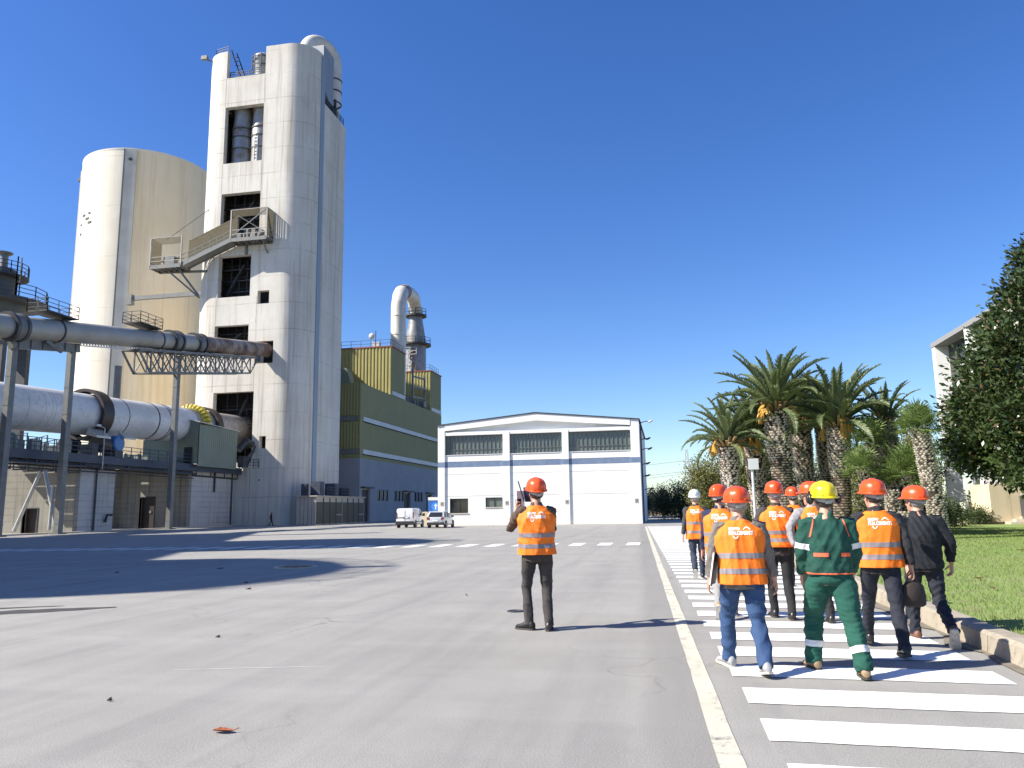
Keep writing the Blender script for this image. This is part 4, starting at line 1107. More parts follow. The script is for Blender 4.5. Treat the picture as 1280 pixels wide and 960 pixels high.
# ================================================================ OFF-FRAME PLANT WHOSE SHADOWS CROSS THE YARD
Sd = Vector((.917, .399, 0)); Sn = Vector((-.399, .917, 0))
def dn(d, n): v = Sd * d + Sn * n; return v.x, v.y
hs = 30.0
for i, (dd, nn) in enumerate(((-5.8 - hs * 1.171, 23.0), (-1.2 - hs * 1.171, 41.0))):
    x, y = dn(dd, nn)
    t = thing('cement_silo', ['concrete cement silo standing left of the yard, nearer the camera', 'concrete cement silo standing left of the yard, farther from the camera'][i], 'silo', (x, y, 0), group='cement silos left of the yard')
    mb = MB(); mb.lathe((x, y, 0), [(6.2, 0), (6.2, hs)], 40); mb.build('shell', 'silo', t, smooth=40)
    mb = MB(); railing(mb, [(x + 6.0 * math.cos(2 * PI * k / 16), y + 6 * math.sin(2 * PI * k / 16), hs) for k in range(17)], 1.2, 2.3, .08, 1)
    mb.build('roof_rail', 'steel_dark', t)
    for q in (-2, 1.5): mb = MB(); mb.box(x + 3.5 + q * .3, x + 4.1 + q * .3, y + q - .15, y + q + .2, hs, hs + 2.2); mb.build('vent', 'steel_dark', t)
t = thing('mill_building', 'long concrete mill building standing left of the yard', 'building', (*dn(-44, 46), 0))
Mr = Matrix.Rotation(math.atan2(.399, .917), 4, 'Z')
mb = MB(); mb.box(-49, -39.2, 27, 67, 0, 27.6, Mr); mb.build('wall', 'tower', t)
mb = MB(); mb.box(-49.2, -39.0, 26.8, 67.2, 27.62, 28, Mr); mb.build('roof', 'steel_dark', t)
x, y = dn(2.5 - 34 * 1.171, 58.6)
mb = MB(); mb.lathe((x, y, 0), [(.9, 0), (.7, 34), (.5, 34.1)], 16); tag(mb.build('chimney', 'pier', smooth=40), 'slim chimney standing left of the yard', 'chimney')
# ================================================================ VEGETATION
def leaf_mat(name, a, b_, c_, rough=.5, trans=.25, nscale=1.2):
    m, nt, b = new_mat(name)
    b.inputs["Roughness"].default_value = rough
    v = coords(nt, 'World')
    c = mix(nt, ramp(nt, noise(nt, v, nscale, 3), [(.35, 0.), (.68, 1.)]), a, b_)
    c = mix(nt, ramp(nt, noise(nt, v, 14, 2), [(.5, 0.), (.7, .8)]), c, c_)
    nt.links.new(c, b.inputs["Base Color"])
    if trans:
        tr = N(nt, "ShaderNodeBsdfTranslucent"); nt.links.new(c, tr.inputs[0])
        ms = N(nt, "ShaderNodeMixShader"); ms.inputs[0].default_value = trans
        out = [n for n in nt.nodes if n.type == 'OUTPUT_MATERIAL'][0]
        nt.links.new(b.outputs[0], ms.inputs[1]); nt.links.new(tr.outputs[0], ms.inputs[2]); nt.links.new(ms.outputs[0], out.inputs[0])
    return m
MT['frond'] = leaf_mat('date palm frond', (.135, .185, .075), (.19, .23, .10), (.28, .29, .15), .5, .36)
MT['fan'] = leaf_mat('fan palm leaf', (.14, .21, .055), (.20, .27, .085), (.28, .33, .14), .5, .3)
MT['magnolia'] = leaf_mat('broad glossy leaf', (.030, .052, .018), (.05, .078, .024), (.10, .12, .036), .24, .06, .9)
MT['magnolia_under'] = leaf_mat('brown leaf underside', (.12, .075, .03), (.08, .06, .025), (.15, .1, .04), .6, .1)
MT['shrub'] = leaf_mat('olive shrub leaf', (.11, .125, .035), (.165, .165, .05), (.22, .20, .07), .6, .2, .5)
MT['shrub_dark'] = leaf_mat('dark shrub leaf', (.055, .075, .026), (.09, .105, .036), (.14, .145, .055), .6, .2, .5)
MT['bush'] = leaf_mat('round bush leaf', (.045, .07, .022), (.075, .105, .035), (.12, .145, .055), .6, .2, .5)
MT['pine'] = leaf_mat('dark pine needles', (.022, .03, .022), (.035, .045, .03), (.05, .06, .04), .7, .1)
MT['bark'] = mat('brown bark', (.12, .09, .065), .9, (.07, .055, .04), 3, bmp=.6, bscale=12)
MT['palm_core'] = mat('dark palm trunk core', (.05, .035, .025), .95, (.03, .022, .018), 4)
MT['leaf_base'] = mat('grey cut palm leaf base', (.58, .53, .46), .9, (.44, .37, .29), 2.2, .35, .7, col3=(.25, .19, .14), n3=9)
MT['scar'] = mat('brown palm trunk scar', (.44, .36, .27), .9, (.32, .25, .18), 3, col3=(.17, .12, .09), n3=12)
MT['stalk'] = mat('orange fruit stalk', (.55, .33, .05), .6, (.48, .26, .06), 5)
MT['stalk_dry'] = mat('dry brown stalk', (.34, .22, .10), .8, (.26, .16, .08), 5)

def frond_mesh(L, droop, seed, pairs=44):
    r = random.Random(seed)
    v, f = [], []
    N_ = 14
    P = []
    x = z = 0; a = 0.0
    for i in range(N_ + 1):
        P.append(Vector((x, 0, z)))
        t = i / N_
        a -= droop * (.25 + 1.5 * t) / N_
        x += L / N_ * math.cos(a); z += L / N_ * math.sin(a)
    def at(t):
        k = min(N_ - 1, int(t * N_)); u = t * N_ - k
        return P[k].lerp(P[k + 1], u), (P[k + 1] - P[k]).normalized()
    # rachis
    for i in range(N_):
        w0, w1 = .045 * (1 - i / N_) + .008, .045 * (1 - (i + 1) / N_) + .008
        o = len(v)
        v += [P[i] + Vector((0, -w0, 0)), P[i] + Vector((0, w0, 0)), P[i + 1] + Vector((0, w1, 0)), P[i + 1] + Vector((0, -w1, 0)), P[i] + Vector((0, 0, .03)), P[i + 1] + Vector((0, 0, .03))]
        f += [(o, o + 4, o + 5, o + 3), (o + 1, o + 2, o + 5, o + 4), (o, o + 3, o + 2, o + 1)]
    for i in range(pairs):
        t = .13 + .87 * i / pairs
        p, d = at(t)
        n = Vector((-d.z, 0, d.x))
        ll = L * .115 * (math.sin(PI * min(1, t * .9 + .12)) ** .6) * r.uniform(.85, 1.1)
        for s in (-1, 1):
            lift = r.uniform(.4, 1.05)
            dr = (d * r.uniform(.55, .8) + Vector((0, s, 0)) * 1.0 + n * lift).normalized()
            wv = d * .0115
            tip = p + dr * ll + Vector((0, 0, -.10 * ll * r.uniform(.6, 2)))
            midp = p + dr * ll * .55
            o = len(v)
            v += [p - wv * .6, p + wv * .6, midp + wv, tip, midp - wv]
            f += [(o, o + 1, o + 2, o + 4), (o + 4, o + 2, o + 3)]
    me = bpy.data.meshes.new('frond'); me.from_pydata([tuple(a) for a in v], [], f); me.update()
    return me
FRONDS = [frond_mesh(1.0, d, i) for i, d in enumerate((.55, .85, 1.1, 1.35, 1.6, 1.9))]

def palm_trunk(root, x, y, z0, z1, r0, r1, lean=(0, 0), seed=0, scar_to=.45, dense=1.0, bulge=.0):
    r = random.Random(seed)
    H = z1 - z0
    def C(t): return Vector((x - lean[0] * (1 - t), y - lean[1] * (1 - t), z0 + H * t))
    def R(t): return r0 + (r1 - r0) * t + bulge * math.exp(-((t - .8) / .18) ** 2)
    mb = MB(); mb.tube([C(t / 10) for t in range(11)], [R(t / 10) * .93 for t in range(11)], 14)
    tr = mb.build('trunk', 'palm_core', root, smooth=60)
    sc, lb = MB(), MB()
    rows = int(H / (.115 / dense))
    for j in range(rows):
        t = (j + .5) / rows
        n = max(9, int(2 * PI * R(t) / (.20 / dense)))
        for k in range(n):
            a = 2 * PI * (k + (j % 2) * .5 + r.uniform(-.28, .28)) / n + j * .07 + r.uniform(-.05, .05)
            c = C(t); rr = R(t)
            er = Vector((math.cos(a), math.sin(a), 0)); et = Vector((-er.y, er.x, 0))
            scar = t < scar_to + .04 * math.sin(a * 3)
            if r.random() < .08: continue
            w = 2 * PI * rr / n * (.56 if scar else .52) * r.uniform(.7, 1.05)
            h = H / rows * (.42 if scar else .62) * r.uniform(.7, 1.1)
            out = .015 if scar else r.uniform(.035, .085)
            pb = c + er * (rr * .90)
            tip = c + er * (rr * .93 + out) + Vector((0, 0, h * .9))
            q = [pb - et * w - Vector((0, 0, h * .3)), pb - Vector((0, 0, h * 1.0)), pb + et * w - Vector((0, 0, h * .3)), pb + Vector((0, 0, h * .9)), tip - et * w * .55, tip + et * w * .55 , tip - Vector((0, 0, h * .75))]
            (sc if scar else lb).add(q, [(0, 1, 6, 4), (1, 2, 5, 6), (4, 6, 5), (0, 4, 3), (2, 3, 5), (3, 4, 5)])
    if sc.v: sc.build('trunk_scar', 'scar', tr, kind='stuff')
    if lb.v: lb.build('leaf_base', 'leaf_base', tr, kind='stuff')
    return C

def date_palm(label, x, y, ztop, r, L, nf, seed, lean=(0, 0), stalks='stalk', up=(0.12, 1.45), scar_to=.45, loc=.17, low=1.0):
    rnd = random.Random(seed)
    root = thing('date_palm', label, 'palm tree', (x - lean[0], y - lean[1], loc), group='palms on the lawn')
    lx, ly = lean
    C = palm_trunk(root, x, y, loc, ztop, r * .88, r, lean, seed, scar_to, bulge=.06)
    top = Vector((x, y, ztop)) - root.location
    # short bases above the trunk
    mb = MB()
    for k in range(26):
        a = k * 2.4; e = .3 + .9 * k / 26
        d = Vector((math.cos(a) * math.cos(e), math.sin(a) * math.cos(e), math.sin(e)))
        p = Vector((x, y, ztop)) + Vector((math.cos(a), math.sin(a), 0)) * r * .55
        mb.bar(p, p + d * rnd.uniform(.35, .75), .11, .05)
    mb.build('frond_base', 'stalk_dry', root, kind='stuff')
    for k in range(nf):
        t = k / (nf - 1)
        el = up[0] + (up[1] - up[0]) * (t ** .85) + rnd.uniform(-.12, .12)
        if t < .06: el = .02 + rnd.uniform(-.15, .15)
        az = k * 2.39996 + rnd.uniform(-.2, .2)
        vi = min(4, max(0, int(3.9 - 3.3 * t + rnd.uniform(-.9, .9))))
        o = link('frond', FRONDS[vi], 'frond', root)
        s_ = L * rnd.uniform(.86, 1.08) * (1 - .25 * max(0, t - .75) * 4 * .6)
        o.scale = (s_, s_, s_)
        o.rotation_mode = 'QUATERNION'
        q = Quaternion((0, 0, 1), az) @ Quaternion((0, 1, 0), -el) @ Quaternion((1, 0, 0), rnd.uniform(-.35, .35))
        o.rotation_quaternion = q
        o.location = top + Vector((math.cos(az), math.sin(az), 0)) * r * .4 + Vector((0, 0, .1 + .45 * t))
    if stalks:
        mb = MB()
        for k in range(7):
            a = rnd.uniform(0, 2 * PI); d = Vector((math.cos(a), math.sin(a), 0))
            p = Vector((x, y, ztop + .25)) + d * r * .7
            pts = [p, p + d * .25 + Vector((0, 0, .15)), p + d * .42 + Vector((0, 0, -.1)), p + d * .45 + Vector((0, 0, -rnd.uniform(.4, .85)))]
            mb.tube(pts, [.04, .05, .06, .10], 6)
            for q in range(6):
                mb.bar(pts[2], pts[3] + Vector((rnd.uniform(-.22, .22), rnd.uniform(-.22, .22), rnd.uniform(-.1, .25))), .04)
        mb.build('fruit_stalk', stalks, root, kind='stuff')
    return root

def fan_leaf_mesh(seed):
    r = random.Random(seed)
    v, f = [], []
    n = 20
    for k in range(n):
        a = rad(-150 + 300 * k / (n - 1)); ll = r.uniform(.42, .56)
        d = Vector((math.cos(a) * .9, math.sin(a), r.uniform(-.05, .25) + .15 * math.cos(a))).normalized()
        s_ = Vector((-math.sin(a), math.cos(a), 0)) * .022
        p0 = Vector((.55, 0, 0))
        m_ = p0 + d * ll * .55; t = p0 + d * ll + Vector((0, 0, -.06))
        o = len(v)
        v += [p0, m_ - s_, t, m_ + s_ + Vector((0, 0, .012))]
        f += [(o, o + 1, o + 2, o + 3)]
    o = len(v)
    v += [Vector((0, -.012, 0)), Vector((0, .012, 0)), Vector((.55, .01, .0)), Vector((.55, -.01, 0)), Vector((0, 0, .02)), Vector((.55, 0, .02))]
    f += [(o, o + 3, o + 5, o + 4), (o + 1, o + 4, o + 5, o + 2), (o, o + 1, o + 2, o + 3)]
    me = bpy.data.meshes.new('fan_leaf'); me.from_pydata([tuple(a) for a in v], [], f); me.update()
    return me
FANS = [fan_leaf_mesh(i + 30) for i in range(4)]

def fan_palm(label, x, y, ztop, r, L, nf, seed, lean=(0, 0), el=(-.3, 1.4), loc=.17):
    rnd = random.Random(seed)
    root = thing('fan_palm', label, 'palm tree', (x - lean[0], y - lean[1], loc), group='palms on the lawn')
    palm_trunk(root, x, y, loc, ztop, r, r * .95, lean, seed, .0, 1.25)
    top = Vector((x, y, ztop)) - root.location
    for k in range(nf):
        t = k / (nf - 1)
        e = el[0] + (el[1] - el[0]) * t + rnd.uniform(-.15, .15)
        az = k * 2.39996
        o = link('fan_leaf', FANS[k % 4], 'fan', root)
        s_ = L * rnd.uniform(.85, 1.1)
        o.scale = (s_, s_, s_)
        o.rotation_mode = 'QUATERNION'
        o.rotation_quaternion = Quaternion((0, 0, 1), az) @ Quaternion((0, 1, 0), -e) @ Quaternion((1, 0, 0), rnd.uniform(-.5, .5))
        o.location = top + Vector((0, 0, .1 * t))
    return root

date_palm('tallest date palm with thick patterned trunk and orange fruit stalks', 5.29, 38, 5.85, .54, 3.0, 50, 1, lean=(-.15, 0), stalks='stalk', scar_to=.62)
date_palm('second tall date palm with yellow stalks right of the tallest one', 7.98, 38, 5.0, .47, 3.0, 48, 2, lean=(.12, 0), scar_to=.55)
date_palm('leftmost date palm with fronds arching over the olive tree', 2.98, 38, 4.25, .40, 2.4, 38, 3, lean=(-.12, 0), scar_to=.4)
date_palm('shorter date palm with orange stalks just left of the tallest palm', 4.35, 39.5, 4.6, .43, 2.6, 36, 4, lean=(-.1, 0), scar_to=.2)
date_palm('shaded date palm with dark trunk between the two tall palms', 7.0, 42, 5.7, .47, 2.6, 32, 5, lean=(-.1, 0), scar_to=.0, stalks='stalk_dry')
date_palm('dark thin date palm behind the second tall palm', 8.2, 42.5, 5.6, .38, 2.8, 28, 6, lean=(-.05, 0), scar_to=.5, stalks=None)
date_palm('sparse date palm with few stiff fronds near the fan palms', 10.3, 39, 5.15, .46, 2.1, 24, 7, lean=(.05, 0), scar_to=.1, up=(.2, 1.4), low=.2)
fan_palm('tall fan palm with grey speckled trunk nearest the office building', 9.92, 33, 4.48, .33, 1.0, 52, 11, lean=(-.45, 0), el=(-.3, 1.4))
fan_palm('middle fan palm with dark slim trunk between date palms', 9.06, 37, 4.2, .24, 1.15, 44, 12, lean=(-.2, 0))
fan_palm('bright green bushy fan palm in front of the sparse date palm', 10.2, 36, 2.75, .28, 1.4, 54, 13, lean=(-.3, 0), el=(-.45, 1.45))
fan_palm('low fan palm with leaning trunk beside the second tall palm', 8.35, 36, 3.0, .2, 1.05, 40, 14, lean=(-.9, 0), el=(-.4, 1.4))
for i, (x, y, z, r_) in enumerate(((9.35, 35.4, 2.1, .34), (9.95, 36.8, 2.5, .3), (9.7, 34.6, 1.2, .4))):
    st = thing('palm_stump', ['tall speckled palm stump behind the man in the dark jacket', 'slim palm stump beneath the bushy fan palm', 'squat speckled palm stump at the lawn edge'][i], 'palm stump', (x, y, .17), group='palm stumps on the lawn')
    palm_trunk(st, x, y, .17, z, r_, r_ * .8, (0, 0), 60 + i, 0, 1.3)

def leaf_cloud(blobs, n, size, seed, clump=26, crad=.5, asp=.42, shell=.62, updir=.35):
    """many small leaf faces gathered in clumps through the blobs; blobs = (cx,cy,cz,rx,ry,rz)"""
    g = np.random.default_rng(seed)
    B = np.array(blobs, float)
    vol = B[:, 3] * B[:, 4] * B[:, 5]
    vol = vol ** .75
    nc = max(1, n // clump)
    bi = g.choice(len(B), nc, p=vol / vol.sum())
    d = g.normal(size=(nc, 3)); d /= np.linalg.norm(d, axis=1)[:, None]
    rr = shell + (1 - shell) * g.random(nc) ** .6
    rr = np.where(g.random(nc) < .22, g.random(nc) * shell, rr)
    rr *= g.uniform(.88, 1.12, nc)
    cc = B[bi, :3] + d * rr[:, None] * B[bi, 3:6]
    ci = np.repeat(np.arange(nc), clump)
    m = len(ci)
    off = g.normal(size=(m, 3)) * crad * .5
    p = cc[ci] + off
    ax = off / (np.linalg.norm(off, axis=1)[:, None] + 1e-6) + g.normal(size=(m, 3)) * .6 + d[ci] * .5
    ax[:, 2] += updir
    ax /= np.linalg.norm(ax, axis=1)[:, None]
    s = np.cross(ax, g.normal(size=(m, 3))); s /= np.linalg.norm(s, axis=1)[:, None]
    nn = np.cross(ax, s)
    L = size * g.uniform(.7, 1.25, m)[:, None]
    w = L * asp * .5
    v = np.stack([p, p + ax * L * .5 + s * w + nn * L * .05, p + ax * L, p + ax * L * .5 - s * w + nn * L * .05], 1).reshape(-1, 3)
    me = bpy.data.meshes.new('crown')
    me.vertices.add(len(v)); me.vertices.foreach_set('co', v.ravel())
    me.loops.add(4 * m); me.loops.foreach_set('vertex_index', np.arange(4 * m))
    me.polygons.add(m); me.polygons.foreach_set('loop_start', np.arange(m) * 4)
    me.update(calc_edges=True)
    return me

def tree(name, label, cat, loc, blobs, n, size, m, seed, trunk_r=.15, trunk_h=1.5, group=None, second=None, **kw):
    root = thing(name, label, cat, loc, group=group)
    lb = [(b[0] - loc[0], b[1] - loc[1], b[2] - loc[2], *b[3:]) for b in blobs]
    o = link('crown', leaf_cloud(lb, n, size, seed, **kw), m, root)
    if second:
        o.data.materials.append(MT[second[0]])
        idx = (np.random.default_rng(seed + 1).random(len(o.data.polygons)) < second[1]).astype(np.int32)
        o.data.polygons.foreach_set('material_index', idx)
    r_ = random.Random(seed)
    mb = MB()
    mb.tube([(0, 0, -.1), (.03, 0, trunk_h * .5), (0, .03, trunk_h)], [trunk_r * 1.2, trunk_r, trunk_r * .8], 10)
    top = Vector((0, 0, trunk_h))
    for b in lb:
        c = Vector(b[:3])
        q = top.lerp(c, .5) + Vector((r_.uniform(-.2, .2), r_.uniform(-.2, .2), .1))
        mb.tube([top * .8, q, c + Vector((0, 0, b[5] * .3))], [trunk_r * .7, trunk_r * .45, trunk_r * .2], 7)
        for k in range(4):
            e = c + Vector((r_.uniform(-.7, .7) * b[3], r_.uniform(-.7, .7) * b[4], r_.uniform(-.5, .7) * b[5]))
            mb.tube([q.lerp(c, .4), c.lerp(e, .6) + Vector((0, 0, .1)), e], [trunk_r * .3, trunk_r * .2, trunk_r * .08], 5)
    mb.build('trunk', 'bark', root, smooth=60, local=True)
    return root

# broad-leaved evergreen at the right edge
mb_ = [(15.1, 34, 3.7, 3.9, 3.9, 1.35), (15.1, 34, 5.2, 4.0, 4.0, 1.5), (15.1, 34, 6.7, 3.4, 3.4, 1.4), (15.1, 34, 8.2, 2.6, 2.6, 1.3), (15.1, 34, 9.6, 1.75, 1.75, 1.2), (15.15, 34, 10.8, 1.1, 1.1, 1.1), (15.2, 34, 11.7, .55, .55, .7),
       (12.3, 33.2, 5.6, 1.2, 1.2, .9), (11.9, 34.2, 3.8, 1.0, 1.1, .8), (13.0, 31.6, 4.6, 1.3, 1.2, 1.0), (13.1, 33, 7.6, 1.0, 1.0, .8), (14.3, 31.3, 5.9, 1.2, 1.1, .9), (13.2, 31.8, 3.0, 1.4, 1.1, .7)]
inner_ = [(b[0] + .35, b[1], b[2], b[3] * .8, b[4] * .8, b[5] * .85) for b in mb_]
ev = tree('evergreen_tree', 'tall dense dark glossy evergreen tree at the right edge of the lawn', 'tree', (15.45, 34, .17), [(b[0] + .35, *b[1:]) for b in mb_], 78000, .235, 'magnolia', 5, .22, 3.0, clump=26, crad=.42, asp=.45, shell=.74, second=('magnolia_under', .07), updir=.15)

o = link('inner_foliage', leaf_cloud([(b[0] - 15.45, b[1] - 34, b[2] - .17, *b[3:]) for b in inner_], 22000, .34, 6, clump=16, crad=.5, asp=.5, shell=.35), 'magnolia', ev)

bgt = [
 ('olive green shrubby tree behind the leftmost palm', (4.6, 58, .1), [(4.6, 58, 3.0, 2.3, 2, 2.4), (5.8, 58, 4.6, 1.7, 1.6, 1.8), (3.2, 57.5, 2.2, 1.4, 1.4, 1.8), (6.6, 58.5, 3, 1.6, 1.5, 2.2), (5.1, 58, 5.6, 1.1, 1.1, 1.0), (2.6, 57.5, 3.6, 1.1, 1.2, 1.4)], 'shrub', 34000, .18),
 ('dark leafy tree behind the two left palms', (8.3, 60, .1), [(8.3, 60, 3.4, 1.9, 1.8, 2.6), (9.5, 60, 2.2, 1.8, 1.5, 2.0), (8.0, 60, 5.2, 1.2, 1.2, 1.2)], 'shrub_dark', 13000, .18),
 ('thin olive tree between the tall palm trunks', (11.6, 61, .1), [(11.6, 61, 3.2, 1.7, 1.6, 2.2), (12.8, 61, 4.2, 1.3, 1.2, 1.6), (10.8, 60, 2.0, 1.4, 1.2, 1.8)], 'shrub', 10000, .16),
 ('sunlit olive tree behind the second tall palm', (14.6, 60, .1), [(14.6, 60, 2.8, 2.0, 1.8, 2.3), (15.8, 60, 4.4, 1.4, 1.3, 1.5), (13.6, 59.5, 3.6, 1.2, 1.2, 1.6)], 'shrub', 12000, .17),
 ('dark tree behind the sparse date palm', (17.4, 61, .1), [(17.4, 61, 3.0, 1.9, 1.8, 2.6), (18.6, 61, 4.6, 1.5, 1.4, 1.8)], 'shrub_dark', 11000, .18),
 ('yellowing tree behind the tall fan palm by the office building', (16.9, 57, .1), [(16.9, 57, 3.2, 1.2, 1.2, 2.4), (16.4, 57, 4.8, 1.0, 1.0, 1.3), (17.2, 58, 5.2, .8, .8, 1.1)], 'shrub', 9000, .17),
]
for i, (lab, loc, bl, m, n, sz) in enumerate(bgt):
    tree('shrubby_tree', lab, 'tree', loc, bl, n, sz, m, 20 + i, .12, 1.2, group='trees behind the palms', clump=22, crad=.5, shell=.5)
shr = [('low dark shrub behind the man with the clipboard', (4.2, 44, .17), 1.1, 1.3, 'shrub_dark'), ('olive shrub under the tallest palm', (6.3, 45, .17), 1.3, 1.6, 'shrub'), ('dark shrub between the tall palm trunks', (8.4, 45.5, .17), 1.3, 1.7, 'shrub_dark'), ('olive shrub left of the bushy fan palm', (10.8, 44, .17), 1.3, 1.5, 'shrub'), ('dark shrub right of the tall fan palm', (13.3, 45, .17), 1.3, 1.3, 'bush'), ('round green shrub against the office pillar', (15.8, 49.5, .17), 1.2, 1.2, 'bush'), ('small green shrub on the terrace beside the stone planter', (18.9, 53.6, .5), .55, .45, 'bush')]
for i, (lab, loc, r_, h, m) in enumerate(shr):
    tree('shrub', lab, 'shrub', loc, [(loc[0], loc[1], loc[2] + h * .55, r_, r_ * .8, h * .75), (loc[0] + r_ * .6, loc[1], loc[2] + h * .4, r_ * .7, r_ * .6, h * .5)], int(4200 * r_), .13, m, 50 + i, .05, .5, group='shrubs on the lawn', clump=18, crad=.35, shell=.5)
tree('round_bush', 'big round dark green bush at the end of the road', 'bush', (1.8, 100, 0), [(1.5, 100, 2.2, 2.6, 2, 2.2), (-.2, 100, 1.6, 1.3, 1.2, 1.6), (3.0, 100.5, 2.0, 1.8, 1.6, 2.0), (4.8, 101, 1.8, 1.6, 1.5, 1.9)], 17000, .24, 'bush', 80, .15, 1.0, clump=22, crad=.6, shell=.55)
for i, (x, y, h) in enumerate(((-2.2, 135, 4.6), (-.6, 138, 5.2), (-3.6, 128, 3.4))):
    tree('pine_tree', ['slim dark pine just right of the hall corner', 'taller dark pine left of the round bush', 'low dark pine half hidden by the hall corner'][i], 'tree', (x, y, 0), [(x, y, h * .45, 1.3, 1.3, h * .45), (x, y, h * .75, .8, .8, h * .28)], 4200, .26, 'pine', 90 + i, .15, 1.0, group='dark pines at the road end', clump=18, crad=.6, shell=.4)
# gatehouse far down the road
t = thing('gatehouse', 'small pale gatehouse far down the road beyond the hall', 'hut', (.2, 150, 0))
mb = MB(); mb.box(-.9, 1.3, 150, 153, 0, 2.7); mb.build('wall', 'planter', t)
mb = MB(); mb.box(-1.1, 1.5, 149.8, 153.2, 2.7, 2.9); mb.build('roof', 'stone', t)
mb = MB(); mb.box(-.3, .4, 149.95, 149.99, .05, 2.1); mb.build('door', 'dark', t)
mb = MB(); mb.box(-14, -.95, 151, 151.3, 0, 1.2); tag(mb.build('boundary_wall', 'planter'), 'low pale boundary wall beside the far gatehouse', 'wall')
# far tree line along the road end
mb_ = [(x, 210 + (x % 7), 2.2, 6, 4, 2.6 + 1.2 * math.sin(x * 1.3)) for x in range(-40, 120, 7)]
o = link('tree_line', leaf_cloud(mb_, 16000, .7, 77, clump=20, crad=1.2, shell=.5), 'pine'); o['kind'] = 'stuff'
# pylons
MT['pylon'] = mat('hazy pylon steel', (.42, .42, .42), .6)
def pylon(x, y, H, label):
    t = thing('pylon', label, 'pylon', (x, y, 0), group='pylons beyond the palms')
    mb = MB(); w0, w1 = 1.9, .35
    C4 = [(-1, -1), (1, -1), (1, 1), (-1, 1)]
    n = 11
    for k in range(n):
        a, b = k / n, (k + 1) / n
        wa, wb = w0 + (w1 - w0) * a, w0 + (w1 - w0) * b
        for i in range(4):
            p, q = C4[i], C4[(i + 1) % 4]
            mb.bar((x + p[0] * wa, y + p[1] * wa, H * a), (x + p[0] * wb, y + p[1] * wb, H * b), .2)
            mb.bar((x + p[0] * wa, y + p[1] * wa, H * a), (x + q[0] * wb, y + q[1] * wb, H * b), .12)
            mb.bar((x + q[0] * wa, y + q[1] * wa, H * a), (x + p[0] * wb, y + p[1] * wb, H * b), .12)
    mb.build('mast', 'pylon', t)
    for z, L in ((H * .62, 4.6), (H * .8, 3.2)):
        mb = MB()
        for s_ in (-1, 1): mb.bar((x, y, z), (x + s_ * L, y, z + .1), .16); mb.bar((x, y, z + .9), (x + s_ * L, y, z + .1), .12)
        mb.build('crossarm', 'pylon', t)
    return t
pylon(8.6, 300, 23.0, 'taller lattice pylon left of the olive tree')
pylon(11.6, 318, 18.5, 'shorter lattice pylon close behind the taller one')
mb = MB()
for (x, z) in ((4.2, 14.4), (5.6, 18.5), (13, 14.4)):
    mb.tube([(x - 120 * t + 0, 300 - 60 * t, z - 18 * t + 30 * t * t * .55) for t in (0, .2, .4, .6, .8, 1)], .05, 4)
tag(mb.build('power_line', 'steel_grey'), 'thin power lines running from the pylons towards the hall', 'power line')
# white post sign in front of the palms
t = thing('post_sign', 'small white square sign on a white post among the palm trunks', 'sign', (4.1, 34, .17))
mb = MB(); mb.tube([(3.52, 33, .17), (3.52, 33, 3.0)], .055, 10); mb.build('post', 'white_strip', t, smooth=60)
mb = MB(); mb.box(3.36, 3.76, 32.9, 32.94, 2.98, 3.42); mb.build('panel', 'white_strip', t)

# grass blades on the near lawn
def grass(n, x0, x1, y0, y1, hmin, hmax, seed, wid):
    g = np.random.default_rng(seed)
    y = y0 + (y1 - y0) * g.random(n) ** 1.7
    x = x0 + (x1 - x0) * g.random(n)
    h = g.uniform(hmin, hmax, n) ; a = g.uniform(0, 2 * np.pi, n)
    ln = g.normal(size=(n, 2)) * .45 * h[:, None]
    w = wid * (1 + (y - y0) * .04)
    p = np.stack([x, y, np.full(n, .168)], 1)
    dx = np.stack([np.cos(a) * w, np.sin(a) * w, np.zeros(n)], 1)
    v = np.stack([p - dx, p + dx, p + np.concatenate([ln, h[:, None]], 1)], 1).reshape(-1, 3)
    me = bpy.data.meshes.new('grass'); me.vertices.add(3 * n); me.vertices.foreach_set('co', v.ravel())
    me.loops.add(3 * n); me.loops.foreach_set('vertex_index', np.arange(3 * n)); me.polygons.add(n); me.polygons.foreach_set('loop_start', np.arange(n) * 3)
    me.update(calc_edges=True)
    return me
MT['grass'] = leaf_mat('short grass blade', (.17, .265, .05), (.23, .295, .08), (.28, .30, .12), .7, .35, .5)
o = link('grass', grass(150000, KERB + .28, 22, 7.5, 46, .03, .07, 8, .005), 'grass'); o['kind'] = 'stuff'
# fallen leaves on the lawn
MT['dry_leaf'] = mat('dry brown leaf', (.23, .10, .035), .7, (.13, .06, .025), 20, space='Object')
rng = random.Random(31)
def curled_leaf(L, W, curl, seed):
    r = random.Random(seed); R = []
    for i in range(9):
        t = i / 8; w = W * math.sin(PI * min(1, t * .92 + .06)) ** .8 + .002
        zc = .006 + curl * (t - .5) ** 2 * L
        R.append([(L * (t - .5), -w, zc + w * .55), (L * (t - .5), -w * .4, zc + .006), (L * (t - .5), 0, zc), (L * (t - .5), w * .4, zc + .006), (L * (t - .5), w, zc + w * .6 * r.uniform(.7, 1.2))])
    m_ = MB(); m_.rings(R, cap=False, closed=False); m_.tube([(L * .48, 0, .015), (L * .75, .01, .03)], .004, 5)
    return m_
LL = ['dry brown leaf on the lawn behind the man in the black jacket', 'curled dry leaf on the open lawn past the kerb', 'dry leaf on the lawn nearest the kerb', 'dry leaf on the lawn midway to the terrace', 'dry leaf on the far lawn near the evergreen shade', 'dry leaf on the near lawn right of the others']
